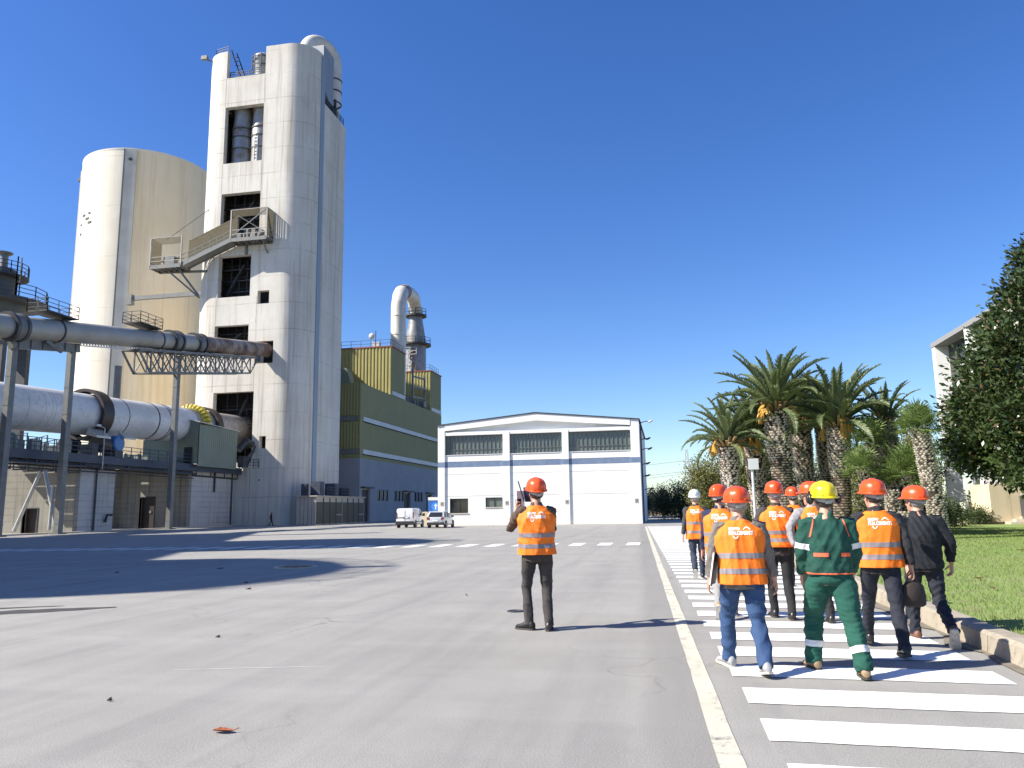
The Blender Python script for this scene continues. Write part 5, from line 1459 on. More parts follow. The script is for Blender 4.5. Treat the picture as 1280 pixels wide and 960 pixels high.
for i, (x, y, a, s_) in enumerate(((5.3, 15.2, .4, .16), (6.4, 16.1, 2, .13), (4.9, 13.5, 1, .12), (7.7, 19, .5, .16), (9.5, 24, 2.2, .2), (8.6, 15.6, 1.4, .14))):
    o = curled_leaf(s_, s_ * .25, .5, i).build('fallen_leaf', 'dry_leaf', None, local=True)
    o.location = (x, y, .20); o.rotation_euler = (0, 0, a)
    tag(o, LL[i], 'leaf', 'dry leaves scattered on the lawn')
MT['rust_leaf'] = mat('rust orange leaf', (.36, .11, .03), .6, (.20, .05, .02), 30, space='Object')
o = curled_leaf(.15, .035, .14, 44).build('curled_leaf', 'rust_leaf', None, local=True)
o.location = (-3.13, 5.28, .004); o.rotation_euler = (0, 0, .1); tag(o, 'curled rust orange dry leaf lying alone on the near tarmac', 'leaf')
MT['twig'] = mat('dark twig', (.06, .045, .035), .9)
TL = ['dark twig on the near tarmac left of the orange leaf', 'dark twig between the tar patch and the orange leaf', 'small dark scrap behind the man with the folder', 'dark twig at the near edge of the big shadow', 'dark twig in the shade at the left', 'dark twig in the shade toward the manhole cover', 'dark scrap just inside the big shadow edge']
for i, (x, y, a, L) in enumerate(((-4.6, 6.0, .5, .04), (-5.55, 9.15, .2, .06), (-3.6, 14.0, 2.0, .07), (-8.4, 14.9, .4, .12), (-12.4, 20.4, .4, .2), (-14.6, 19.0, .8, .14), (-9.2, 16.2, .1, .10))):
    mb = MB(); mb.tube([(-L / 2, 0, .008), (0, L * .12, .02), (L / 2, 0, .01)], [.006, .012, .005], 6); mb.tube([(0, L * .1, .02), (L * .3, L * .3, .03)], [.008, .004], 5); mb.ball((L * .1, 0, .015), L * .22, L * .1, .016, 8, 5)
    o = mb.build('twig', 'twig', None, local=True, smooth=60); o.location = (x, y, .002); o.rotation_euler = (0, 0, a)
    tag(o, TL[i], 'twig', 'twigs and scraps on the tarmac')
t = thing('manhole_cover', 'round iron manhole cover in the shade on the yard', 'manhole cover', (-10.4, 21.0, 0))
mb = MB(); mb.lathe((-10.4, 21, .002), [(.62, 0), (.62, .014), (.50, .016), (.50, .008)], 32); mb.build('frame', 'stone', t)
mb = MB(); mb.lathe((-10.4, 21, .004), [(.49, 0), (.49, .012)], 32)
for k in range(6): mb.cbox((-10.4 + .3 * math.cos(k), 21 + .3 * math.sin(k), .018), (.12, .04, .01))
mb.build('cover', 'tyre_steel', t)
mb = MB(); mb.lathe((-2.3, 11.9, .003), [(.13, 0), (.13, .012), (.09, .014), (.08, .004)], 20); tag(mb.build('lens_lid', 'steel_dark', smooth=40), 'small dark round lid lying on the tarmac beside the man with the folder', 'lid')
# ================================================================ VEHICLES
MT['car_white'] = mat('white car paint', (.78, .78, .77), .3, coat=.5)
MT['car_silver'] = mat('pale silver car paint', (.60, .60, .61), .28, metal=.25, coat=.6)
MT['rubber'] = mat('black rubber', (.02, .02, .02), .8)
MT['black_plastic'] = mat('black plastic', (.028, .028, .03), .55)
MT['tail_red'] = mat('red tail lamp', (.20, .01, .01), .2, coat=.5)
MT['alloy'] = mat('alloy rim', (.45, .45, .46), .35, metal=.7)
def rrect(hb, ht, z0, z1, y, r=.12, n=4):
    P = []
    for cx, cz, a0, hw in ((hb - r, z0 + r * .6, -90, hb), (ht - r, z1 - r, 0, ht), (-(ht - r), z1 - r, 90, ht), (-(hb - r), z0 + r * .6, 180, hb)):
        for k in range(n + 1):
            a = rad(a0 + 90 * k / n)
            P.append((cx + r * math.cos(a), y, cz + r * (1 if cz > (z0 + z1) / 2 else .6) * math.sin(a)))
    return P
def wheel(root, x, y, r, w):
    s_ = 1 if x > 0 else -1
    mb = MB(); mb.tube([(x - s_ * w / 2, y, r), (x - s_ * w * .42, y, r), (x + s_ * w * .42, y, r), (x + s_ * w / 2, y, r)], [r * .86, r, r, r * .86], 22)
    t = mb.build('wheel', 'rubber', root, smooth=40, local=True)
    mb = MB(); mb.tube([(x + s_ * w * .48, y, r), (x + s_ * (w / 2 + .012), y, r)], r * .62, 18)
    for k in range(5):
        a = k * 2 * PI / 5; mb.bar((x + s_ * (w / 2 + .015), y, r), (x + s_ * (w / 2 + .015), y + r * .55 * math.cos(a), r + r * .55 * math.sin(a)), .06, .02)
    mb.build('rim', 'alloy', t, local=True)
def side_glass(mb, x, poly):
    mb.prism(poly, 'x', x - .012, x + .012)

def van(x, y, rz):
    root = thing('delivery_van', 'white delivery van with tall twin rear doors parked in front of the green building', 'van', (x, y, 0), rz)
    L, W, H = 4.05, .86, 1.80
    S = [(-2.02, W - .06, W - .12, .45, 1.70), (-2.0, W - .02, W - .09, .36, 1.76), (-1.6, W, W - .06, .30, H), (.1, W, W - .06, .28, H), (.55, W, W - .09, .28, H - .05), (.95, W, W - .16, .28, 1.42), (1.25, W, W - .10, .28, 1.06), (1.7, W - .04, W - .12, .28, .94), (1.98, W - .16, W - .22, .34, .82), (2.03, W - .26, W - .3, .42, .72)]
    mb = MB(); mb.rings([rrect(hb, ht, z0, z1, yy, .10 if k > 7 else .13) for k, (yy, hb, ht, z0, z1) in enumerate(S)])
    mb.build('body', 'car_white', root, smooth=40, local=True)
    mb = MB(); mb.rings([rrect(W - .0, W - .02, .34, .60, -2.10, .07), rrect(W + .01, W, .30, .62, -2.03, .08), rrect(W + .012, W, .28, .60, -1.75, .08)]); mb.build('rear_bumper', 'black_plastic', root, smooth=40, local=True)
    for s_ in (-1, 1):
        mb = MB(); mb.box(s_ * (W - .07) - .04, s_ * (W - .07) + .04, -2.05, -1.96, .86, 1.42); mb.build('tail_lamp', 'tail_red', root, local=True)
        mb = MB(); side_glass(mb, s_ * (W - .045), [(.15, 1.12), (1.0, 1.1), (.62, 1.62), (.15, 1.64)]); mb.build('side_window', 'glass_dark', root, local=True)
        mb = MB(); mb.cbox((s_ * (W + .14), .98, 1.18), (.22, .12, .26)); mb.bar((s_ * (W - .06), 1.0, 1.1), (s_ * (W + .1), .98, 1.14), .06); mb.build('mirror', 'black_plastic', root, local=True)
        mb = MB(); mb.box(s_ * (W - .005) - .02, s_ * (W - .005) + .02, -1.3, 1.6, .52, .58); mb.box(s_ * (W - .01) - .02, s_ * (W - .01) + .02, .05, .2, 1.0, 1.05); mb.build('side_moulding', 'black_plastic', root, local=True)
        for yy in (-1.3, 1.28):
            mb = MB(); mb.tube([(s_ * (W - .12), yy, .33), (s_ * (W + .004), yy, .33)], .385, 20); mb.build('wheel_arch', 'black_plastic', root, local=True)
            wheel(root, s_ * (W - .09), yy, .315, .2)
    mb = MB(); mb.box(-.006, .006, -2.042, -2.0, .5, 1.68); mb.box(-.7, -.12, -2.048, -2.01, .93, .975); mb.build('door_seam', 'black_plastic', root, local=True)
    mb = MB(); mb.box(-.14, .42, -2.055, -2.01, .86, 1.0); p = mb.build('plate_recess', 'black_plastic', root, local=True)
    mb = MB(); mb.box(.0, .36, -2.062, -2.056, .885, .975); mb.build('number_plate', 'white_wall', p, local=True)
    return root
def car(x, y, rz):
    root = thing('parked_car', 'pale silver hatchback parked beside the white van near the hall corner', 'car', (x, y, 0), rz)
    W = .82
    S = [(-2.03, W - .14, W - .2, .42, .86), (-1.98, W - .06, W - .12, .32, .96), (-1.7, W, W - .08, .26, 1.0), (-.6, W, W - .05, .24, 1.0), (.9, W, W - .06, .24, .98), (1.6, W - .04, W - .12, .26, .86), (1.95, W - .16, W - .24, .32, .72), (2.05, W - .3, W - .36, .42, .62)]
    mb = MB(); mb.rings([rrect(hb, ht, z0, z1, yy, .12) for yy, hb, ht, z0, z1 in S]); mb.build('body', 'car_silver', root, smooth=40, local=True)
    G = [(-1.9, W - .14, W - .26, .9, 1.12), (-1.62, W - .1, W - .24, .9, 1.38), (-1.2, W - .09, W - .22, .9, 1.47), (-.1, W - .08, W - .22, .9, 1.49), (.45, W - .1, W - .26, .9, 1.34), (1.05, W - .12, W - .2, .9, .99)]
    mb = MB(); mb.rings([rrect(hb, ht, z0, z1, yy, .07) for yy, hb, ht, z0, z1 in G]); mb.build('glasshouse', 'glass_dark', root, smooth=40, local=True)
    mb = MB(); mb.rings([rrect(ht + .01, ht - .02, z1 - .06, z1 + .02, yy, .03) for yy, hb, ht, z0, z1 in G[1:5]])
    for s_ in (-1, 1):
        for yy in (-1.15, -.25): mb.bar((s_ * (W - .07), yy, .96), (s_ * (W - .21), yy + .05, 1.46), .06)
        mb.bar((s_ * (W - .10), -1.95, .94), (s_ * (W - .22), -1.5, 1.42), .14)
        mb.bar((s_ * (W - .1), 1.05, .98), (s_ * (W - .24), .42, 1.36), .07)
    mb.build('roof', 'car_silver', root, local=True)
    mb = MB(); mb.rings([rrect(W - .06, W - .08, .3, .5, -2.08, .06), rrect(W + .0, W - .02, .26, .52, -1.9, .06)]); mb.build('rear_bumper', 'black_plastic', root, smooth=40, local=True)
    for s_ in (-1, 1):
        mb = MB(); mb.box(s_ * (W - .17) - .13, s_ * (W - .17) + .13, -2.045, -1.86, .74, .92); mb.build('tail_lamp', 'tail_red', root, local=True)
        mb = MB(); mb.cbox((s_ * (W + .08), .62, 1.0), (.2, .1, .14)); mb.build('mirror', 'black_plastic', root, local=True)
        for yy in (-1.3, 1.25):
            mb = MB(); mb.tube([(s_ * (W - .12), yy, .31), (s_ * (W + .004), yy, .31)], .36, 20); mb.build('wheel_arch', 'black_plastic', root, local=True)
            wheel(root, s_ * (W - .09), yy, .30, .2)
    mb = MB(); mb.box(-.25, .25, -2.062, -2.035, .6, .71); mb.build('number_plate', 'white_wall', root, local=True)
    return root
van(-23.75, 71.3, rad(3))
car(-20.2, 69.4, rad(1))
# ================================================================ PEOPLE
def cloth(name, col, col2=None, rough=.85, n=6, sheen=0):
    m, nt, b = new_mat(name)
    b.inputs["Roughness"].default_value = rough
    b.inputs["Sheen Weight"].default_value = sheen
    v = coords(nt, 'Object')
    col2 = col2 or tuple(c * .8 for c in col)
    c = mix(nt, ramp(nt, noise(nt, v, n, 4), [(.35, 0.), (.7, 1.)]), col, col2)
    nt.links.new(c, b.inputs["Base Color"])
    h = noise(nt, coords(nt, 'Object', (1, 1, .6)), 22, 5, .6, .6)
    w = N(nt, "ShaderNodeMath", operation='MULTIPLY_ADD'); nt.links.new(noise(nt, v, 380, 2), w.inputs[0]); w.inputs[1].default_value = .12; nt.links.new(h, w.inputs[2])
    bump(nt, b, w.outputs[0], .45, .014)
    return m
MT['vest'] = cloth('orange high visibility fabric', (.95, .205, .006), (.93, .17, .006), .7)
MT['reflect'] = mat('grey reflective tape', (.25, .225, .235), .5, (.20, .18, .19), 8, space='Object', metal=.1)
MT['reflect_white'] = mat('pale reflective tape', (.66, .66, .66), .45, (.55, .55, .55), 8, space='Object')
MT['print'] = mat('white vest print', (.82, .80, .77), .7)
MT['skin'] = mat('skin', (.50, .285, .20), .5, (.44, .23, .16), 9, space='Object')
MT['hair_dark'] = mat('dark hair', (.022, .017, .014), .6, (.05, .04, .034), 60, space='Object', bmp=.5, bscale=120)
MT['hair_grey'] = mat('grey hair', (.28, .27, .26), .6, (.16, .15, .145), 60, space='Object', bmp=.5, bscale=120)
MT['eye'] = mat('eye white', (.7, .68, .65), .2)
MT['iris'] = mat('brown iris', (.05, .025, .015), .2)
def plastic(name, col):
    return mat(name, col, .32, tuple(c * .86 for c in col), 5, space='Object', coat=.25)
MT['h_orange'] = plastic('orange helmet plastic', (.80, .085, .012))
MT['h_white'] = plastic('white helmet plastic', (.72, .72, .70))
MT['h_yellow'] = plastic('yellow helmet plastic', (.82, .62, .012))
MT['strap'] = mat('grey helmet harness', (.36, .35, .33), .6)
MT['leather'] = mat('black leather', (.016, .015, .015), .38, (.025, .022, .02), 8, space='Object')
MT['tan_shoe'] = mat('tan work boot', (.33, .23, .13), .75, (.24, .16, .09), 9, space='Object')
MT['grey_shoe'] = mat('grey sports shoe', (.36, .36, .37), .7, (.22, .22, .23), 12, space='Object')
MT['brown_shoe'] = mat('brown shoe', (.14, .06, .035), .55)
MT['sole_dark'] = mat('dark sole', (.05, .045, .04), .8)
MT['sole_pale'] = mat('pale rubber sole', (.58, .55, .48), .8, (.3, .28, .24), 40, space='Object')
MT['paper'] = mat('white paper', (.80, .80, .78), .8)

def bake(mb, voxel, smooth=3, fac=.5):
    me = mb.mesh('tmp')
    o = bpy.data.objects.new('tmp', me); COL.objects.link(o)
    r = o.modifiers.new('r', 'REMESH'); r.mode = 'VOXEL'; r.voxel_size = voxel
    if smooth:
        s = o.modifiers.new('s', 'SMOOTH'); s.factor = fac; s.iterations = smooth
    dg = bpy.context.evaluated_depsgraph_get()
    out = bpy.data.meshes.new_from_object(o.evaluated_get(dg))
    bpy.data.objects.remove(o); bpy.data.meshes.remove(me)
    out.materials.clear()
    return out

def wrinkle(me, amp, seed, freq=(9, 9, 14), fade=None, ridged=True, bias=0):
    n = len(me.vertices)
    co = np.empty(n * 3); me.vertices.foreach_get('co', co); co = co.reshape(-1, 3)
    no = np.empty(n * 3); me.vertices.foreach_get('normal', no); no = no.reshape(-1, 3)
    g = np.random.default_rng(seed)
    f = np.zeros(n)
    tot = 0
    for o_ in range(6):
        k = g.normal(size=3) * np.array(freq) * (1 + .5 * o_)
        w = g.normal(size=3) * 5
        a = .75 ** o_
        ph = co @ k + g.uniform(0, 6.28) + 1.3 * np.sin(co @ w + g.uniform(0, 6.28))
        f += a * ((1 - 2 * np.abs(np.sin(ph)) ** .8) if ridged else np.sin(ph)); tot += a
    f = (f / tot + bias) * amp
    if fade is not None: f *= fade(co)
    co += no * f[:, None]
    me.vertices.foreach_set('co', co.ravel()); me.update()

def ik(a, c, l1, l2, pole):
    a, c = Vector(a), Vector(c)
    d = c - a; L = d.length
    if L > (l1 + l2) * .998:
        c = a + d * ((l1 + l2) * .998 / L); d = c - a; L = d.length
    u = d / L
    x = (l1 * l1 - l2 * l2 + L * L) / (2 * L)
    h = math.sqrt(max(0, l1 * l1 - x * x))
    p = Vector(pole); p = (p - u * p.dot(u)).normalized()
    return a + u * x + p * h, c

def ell_rings(mb, F, prof, n=24):
    """F(h, ex, ey) -> point; prof = [(h, rx, ry, yoff)]"""
    R = []
    for q in prof:
        h, rx, ry = q[:3]; yo = q[3] if len(q) > 3 else 0
        R.append([F(rx * math.copysign(abs(math.cos(2 * PI * k / n)) ** .85, math.cos(2 * PI * k / n)), yo + ry * math.copysign(abs(math.sin(2 * PI * k / n)) ** .85, math.sin(2 * PI * k / n)), h) for k in range(n)])
    mb.rings(R)

def hand(mb, w, d, t, n, curl=.5, grip=False):
    """palm, four unequal bent fingers and a thumb leaving the palm's side"""
    d, t, n = Vector(d).normalized(), Vector(t), Vector(n)
    t = (t - d * t.dot(d)).normalized(); n2 = d.cross(t); n = n2 if n2.dot(n) > 0 else -n2
    R = []
    for l, hw, ht in ((-.03, .026, .022), (0, .028, .02), (.03, .037, .018), (.065, .041, .016), (.09, .038, .013)):
        c = Vector(w) + d * l
        R.append([c + t * hw * math.cos(2 * PI * k / 12) + n * ht * math.sin(2 * PI * k / 12) for k in range(12)])
    mb.rings(R)
    for i, (off, ln) in enumerate(((.031, .070), (.0105, .080), (-.0105, .074), (-.031, .058))):
        b = Vector(w) + d * .085 + t * off
        cur = curl * (.9 + .12 * i)
        dd = (d + t * off * 2.6).normalized()
        pts = [b - dd * .02, b]
        a = cur * .5
        for q in (.45, .32, .25):
            v = dd * math.cos(a) + n * math.sin(a)
            pts.append(pts[-1] + v * ln * q); a += cur
        mb.tube(pts, [.0095, .0095, .009, .0082, .0068], 8)
    b = Vector(w) + d * .025 + t * .030
    v1 = (d * .62 + t * .72 + n * .3).normalized(); v2 = (d * .85 + t * .25 + n * .45 * (1 + curl)).normalized()
    mb.tube([b - v1 * .015, b + v1 * .04, b + v1 * .04 + v2 * .03, b + v1 * .04 + v2 * .052], [.013, .0115, .0095, .0075], 8)

TXT = None
def vest_print():
    """the white print on the vests: two lines of capitals, a peaked mark and a curve below"""
    global TXT
    if TXT: return TXT
    V, Fc = [], []
    def text(s, size, x, y, sx=1.0):
        cu = bpy.data.curves.new('t', 'FONT'); cu.body = s; cu.size = size; cu.resolution_u = 2; cu.align_x = 'LEFT'; cu.offset = .011
        o = bpy.data.objects.new('t', cu); COL.objects.link(o)
        me = bpy.data.meshes.new_from_object(o.evaluated_get(bpy.context.evaluated_depsgraph_get()))
        k = len(V)
        xs = [v.co.x for v in me.vertices]; w = max(xs) - min(xs)
        for v in me.vertices: V.append((x + (v.co.x - min(xs)) / w * sx, y + v.co.y))
        for p in me.polygons: Fc.append([k + i for i in p.vertices])
        bpy.data.objects.remove(o); bpy.data.curves.remove(cu); bpy.data.meshes.remove(me)
    text('GRUPPO', .17, -.5, .16, .46)
    text('ITALCEMENTI', .22, -.5, -.04, 1.0)
    def strip(a, b):
        k = len(V); n = len(a); V.extend(a); V.extend(b)
        for i in range(n - 1): Fc.append([k + i, k + i + 1, k + n + i + 1, k + n + i])
    strip([(.08 + .085 * i, .17 + .15 * math.sin(PI * i / 4)) for i in range(5)], [(.08 + .025 + .073 * i, .16 + .10 * math.sin(PI * i / 4)) for i in range(5)])
    strip([(-.24 + .11 * math.cos(rad(180 + 180 * i / 12)), -.09 + .14 * math.sin(rad(180 + 180 * i / 12))) for i in range(13)], [(-.24 + .07 * math.cos(rad(180 + 180 * i / 12)), -.09 + .09 * math.sin(rad(180 + 180 * i / 12))) for i in range(13)])
    TXT = (V, Fc)
    return TXT

def project(me, pts, origin, ex, ez, dirv, off=.004):
    """points (u,v) on the plane origin+ex*u+ez*v cast along dirv onto the mesh"""
    bm = bmesh.new(); bm.from_mesh(me); tree = BVHTree.FromBMesh(bm); bm.free()
    out = []
    last = None
    for u, v in pts:
        o = origin + ex * u + ez * v
        loc, no, _, _ = tree.ray_cast(o, dirv, 3)
        if loc is None:
            loc = last if last is not None else o + dirv * 1.0
            no = -dirv
        last = loc
        out.append(loc - dirv * off)
    return out

def band(me, planes, offset, keep=None):
    bm = bmesh.new(); bm.from_mesh(me)
    for co, no in planes:
        bmesh.ops.bisect_plane(bm, geom=bm.verts[:] + bm.edges[:] + bm.faces[:], plane_co=co, plane_no=no, clear_outer=False, clear_inner=True)
    if keep:
        bmesh.ops.delete(bm, geom=[v for v in bm.verts if not keep(v.co)], context='VERTS')
    bm.normal_update()
    for v in bm.verts: v.co += v.normal * offset
    out = bpy.data.meshes.new('band'); bm.to_mesh(out); bm.free()
    return out

HELM = {}
def helmet_mesh():
    if 'm' in HELM: return HELM['m'].copy()
    n, R = 40, []
    prof = [(1.045, -.004), (1.07, .002), (1.06, .010), (1.0, .016), (.995, .035), (.975, .06), (.93, .085), (.84, .109), (.69, .130), (.48, .1445), (.24, .152), (.03, .1535)]
    for j, (k, z) in enumerate(prof):
        ring = []
        for i in range(n):
            a = 2 * PI * i / n
            x, y = .122 * math.cos(a), .148 * math.sin(a)
            kk = k
            if j < 3: kk = k + (.05 if j else .03) + .26 * max(0, math.sin(a)) ** 2.2
            zz_ = z - (.018 * max(0, math.sin(a)) ** 2 if j < 3 else 0)
            rg = math.exp(-(x * k / .026) ** 4) * (.0075 if 3 < j else 0) * (1 if abs(math.cos(a)) < .99 else 0)
            rg += math.exp(-((abs(x * k) - .06) / .012) ** 2) * (.003 if 4 < j < 11 else 0)
            ring.append((x * kk * (1 + rg * 3), y * kk * (1 + rg * 4), zz_ + rg))
        R.append(ring)
    mb = MB(); mb.rings(R, cap=False); mb.f.append(tuple(range(len(mb.v) - n, len(mb.v))))
    # inside skin
    R2 = [[(x * .93, y * .93, z - .004) for x, y, z in R[j]] for j in (3, 5, 7, 9, 10)]
    mb.rings([R[0]] + R2, cap=False)
    mb.ball((.06, -.135, .03), .008, .006, .008, 8, 6); mb.ball((-.06, -.135, .03), .008, .006, .008, 8, 6)
    HELM['m'] = mb.mesh('helmet')
    return HELM['m'].copy()

def person(label, x, y, rz, h, feet, wrists, jacket='j_black', trousers='t_black', vest=True, helmet='h_orange', hair='hair_dark', shoe='leather', sole='sole_dark', hem=-.10, jhem=-.12, lean=.04, twist=0, head=(0, 0), pelvis=(0, 0, .945), wide=1.0, poles=(None, None), curls=(.55, .55), hdirs=(None, None), vox=1.0, seed=0, loose=1.0, extra=None, jloose=1.0, muffs=False, group='visitors walking along the zebra walkway', palms=(None, None)):
    root = thing('person', label, 'person', (x, y, 0), rz, group=group)
    s = h / 1.81
    root.scale = (s * wide, s * wide, s)
    P = Vector(pelvis)
    Rl = Matrix.Rotation(-lean, 3, 'X')
    Rt = Matrix.Rotation(lean * 0 - lean, 3, 'X') @ Matrix.Rotation(twist, 3, 'Z')
    def T(ex, ey, hh):
        k = min(1, max(0, hh / .45))
        return P + (Matrix.Rotation(-lean, 3, 'X') @ Matrix.Rotation(twist * k, 3, 'Z')) @ Vector((ex, ey, hh))
    # legs
    hips = [P + Vector((sx * .092, 0, -.03)) for sx in (-1, 1)]
    ank, toe, knee, upv = [], [], [], []
    for i, f in enumerate(feet):
        fx, fy, ph, yw = f[:4]; lift = f[4] if len(f) > 4 else 0
        a = Vector((fx, fy, .09 * math.cos(ph) + .14 * math.sin(abs(ph)) * (1 if ph > 0 else .45) + lift))
        fd = Vector((-math.sin(yw) * math.cos(ph), math.cos(yw) * math.cos(ph), -math.sin(ph)))
        side = Vector((math.cos(yw), math.sin(yw), 0))
        k, a = ik(hips[i], a, .425, .425, fd * .6 + Vector((0, 1, .1)))
        ank.append(a); toe.append(fd); knee.append(k); upv.append(side.cross(fd))
    # arms
    sh = [T(sx * .178, -.005, .475) for sx in (-1, 1)]
    elb, wr = [], []
    for i in (0, 1):
        sx = -1 if i == 0 else 1
        pole = poles[i] or (sx * .35, -1, -.1)
        e, w = ik(sh[i], wrists[i], .285, .25, pole); elb.append(e); wr.append(w)
    hc = T(0, .02, .69)
    HR = Matrix.Rotation(-lean * .3, 3, 'X') @ Matrix.Rotation(head[0], 3, 'Z') @ Matrix.Rotation(-head[1], 3, 'X')
    def Hd(px, py, pz): return hc + HR @ Vector((px, py, pz))
    # ---- body: one continuous skin
    mb = MB()
    ell_rings(mb, lambda a, b, c: Hd(a, b, c), [(-.128, .022, .026, .055), (-.118, .038, .042, .047), (-.095, .052, .062, .03), (-.06, .063, .083, .012), (-.02, .070, .093, .002), (.02, .074, .097, -.002), (.06, .073, .094, -.006), (.09, .062, .08, -.008), (.112, .04, .052, -.008), (.12, .015, .02, -.008)], 26)
    mb.tube([Hd(0, .088, .022), Hd(0, .104, -.012), Hd(0, .112, -.028), Hd(0, .094, -.038)], [.008, .011, .014, .008], 8)
    mb.ball(Hd(0, .088, -.066), .025, .014, .008, 10, 6, HR); mb.ball(Hd(0, .086, -.078), .021, .014, .008, 10, 6, HR)
    mb.ball(Hd(0, .082, .034), .052, .018, .011, 12, 6, HR)
    for sx in (-1, 1):
        mb.ball(Hd(sx * .078, -.006, -.018), .009, .022, .033, 10, 8, HR @ Matrix.Rotation(sx * .35, 3, 'Z'))
        mb.ball(Hd(sx * .045, .07, -.03), .02, .016, .02, 8, 6, HR)
    mb.tube([T(0, -.012, .50), T(0, -.005, .56), Hd(0, -.012, -.07), Hd(0, -.01, -.02)], [.066, .056, .054, .05], 14)
    ell_rings(mb, T, [(-.12, .12, .09), (0, .145, .10), (.13, .135, .095), (.3, .16, .105), (.43, .165, .09), (.49, .12, .07), (.53, .06, .06)])
    for i in (0, 1):
        mb.tube([hips[i] + Vector((0, 0, .03)), hips[i].lerp(knee[i], .5), knee[i], knee[i].lerp(ank[i], .35), ank[i]], [.078, .068, .05, .052, .036], 12)
        mb.tube([ank[i], ank[i] + toe[i] * .05 - upv[i] * .04, ank[i] + toe[i] * .13 - upv[i] * .06], [.034, .032, .024], 10)
        mb.tube([sh[i], sh[i].lerp(elb[i], .5), elb[i], elb[i].lerp(wr[i], .4), wr[i]], [.05, .045, .036, .037, .026], 12)
        sx = -1 if i == 0 else 1
        d = hdirs[i] and Vector(hdirs[i]) or (wr[i] - elb[i])
        pn = palms[i] or (-sx, 0, 0)
        tv = (0, 1, .15) if palms[i] is None else Vector(d).cross(Vector(pn)) * sx
        hand(mb, wr[i] + Vector(d).normalized() * .015, d, tv, pn, curls[i])
    me = bake(mb, .0062 * vox, 2, .4)
    body = link('body', me, 'skin', root, 180)
    # eyes
    for sx in (-1, 1):
        mb = MB(); mb.ball(Hd(sx * .031, .079, .006), .0125, .0115, .0105, 10, 8, HR); e = mb.build('eye', 'eye', root, smooth=180, local=True)
        mb = MB(); mb.ball(Hd(sx * .031, .0885, .006), .0055, .004, .0055, 8, 6, HR); mb.build('iris', 'iris', e, local=True)
    # hair
    n_, m_, R = 28, 14, []
    for i in range(m_ + 1):
        t = max(min(-PI / 2 + PI * i / m_, 1.5), -1.5)
        ring = []
        for k in range(n_):
            a = 2 * PI * k / n_
            v = Vector((.0795 * math.cos(t) * math.cos(a), -.004 + .1035 * math.cos(t) * math.sin(a), .122 * math.sin(t)))
            lim = -.062 if v.y < -.03 else -.03
            if v.z < lim - .014 or (v.y > .028 and v.z < .04): v *= .86
            elif v.z < lim: v *= .95
            ring.append(Hd(*v))
        R.append(ring)
    mb = MB(); mb.rings(R); mb.build('hair', hair, root, smooth=180, local=True)
    # helmet
    if helmet:
        hm = helmet_mesh()
        tilt = HR @ Matrix.Rotation(.10, 3, 'X')
        Mh = Matrix.Translation(Hd(0, -.006, .034)) @ tilt.to_4x4()
        hm.transform(Mh)
        ho = link('helmet', hm, helmet, root, 50)
        mb = MB()
        mb.rings([[Mh @ Vector((.087 * math.cos(2 * PI * k / 24), -.012 + .108 * math.sin(2 * PI * k / 24), z)) for k in range(24)] for z in (-.02, .01)], cap=False)
        mb.rings([[Mh @ Vector((.089 * math.cos(a), -.012 + .111 * math.sin(a), z - .022 * math.sin(PI * (a - PI) / PI))) for a in [PI + PI * k / 16 for k in range(17)]] for z in (-.026, .0)], cap=False, closed=False)
        mb.cbox((0, 0, 0), (.05, .02, .032), Mh @ Matrix.Translation((0, -.125, -.038)))
        mb.build('harness', 'strap', ho, local=True)
        if muffs:
            for sx in (-1, 1):
                mb = MB(); mb.ball(Mh @ Vector((sx * .128, -.012, -.018)), .03, .046, .056, 14, 10, tilt); mb.bar(Mh @ Vector((sx * .13, 0, .01)), Mh @ Vector((sx * .128, 0, .06)), .02, .012)
                mu = mb.build('ear_muff', 'leather', ho, smooth=60, local=True)
                mb = MB(); mb.ball(Mh @ Vector((sx * .152, -.012, -.018)), .012, .034, .042, 14, 8, tilt); mb.build('muff_shell', 'leather' if sx < 0 else mat('pink muff shell', (.55, .08, .12), .4), mu, smooth=60, local=True)
    # trousers
    L_ = loose
    mb = MB()
    ell_rings(mb, lambda a, b, c: P + Vector((a, b, c)), [(.07, .158, .118), (.0, .170, .128), (-.07, .172, .13, -.008), (-.115, .155, .118, -.006)])
    for i in (0, 1):
        mb.tube([hips[i] + Vector((0, 0, .02)), hips[i].lerp(knee[i], .3), hips[i].lerp(knee[i], .7), knee[i], knee[i].lerp(ank[i], .3), knee[i].lerp(ank[i], .75), ank[i] + (ank[i] - knee[i]).normalized() * .035], [.092, .093 * L_, .080 * L_, .070 * L_, .070 * L_, .064 * L_, .064 * L_], 16)
    tm = bake(mb, .011 * vox, 3)
    wrinkle(tm, .019, seed + 1, (9, 9, 14), lambda c: .35 + .65 * np.clip((.9 - c[:, 2]) / .4, 0, 1))
    tro = link('trousers', tm, trousers, root, 180)
    # jacket
    J = jloose * (.955 if vest else 1)
    mb = MB()
    ell_rings(mb, T, [(jhem, .178 * J, .132 * J), (jhem + .05, .184 * J, .136 * J), (.06, .183 * J, .134 * J), (.15, .183 * J, .132 * J), (.27, .194 * J, .134 * J), (.37, .20, .132), (.445, .187, .114), (.492, .14, .092), (.525, .09, .08), (.555, .074, .072), (.585, .07, .068)])
    for i in (0, 1):
        mb.tube([sh[i].lerp(T(0, 0, .44), .25), sh[i], sh[i].lerp(elb[i], .5), elb[i], elb[i].lerp(wr[i], .5), wr[i] - (wr[i] - elb[i]).normalized() * .012], [.075, .078 * J, .071 * J, .063 * J, .060 * J, .050], 16)
    jm = bake(mb, .011 * vox, 3)
    wrinkle(jm, .019, seed + 2, (11, 11, 11))
    jac = link('jacket', jm, jacket, root, 180)
    vm = None
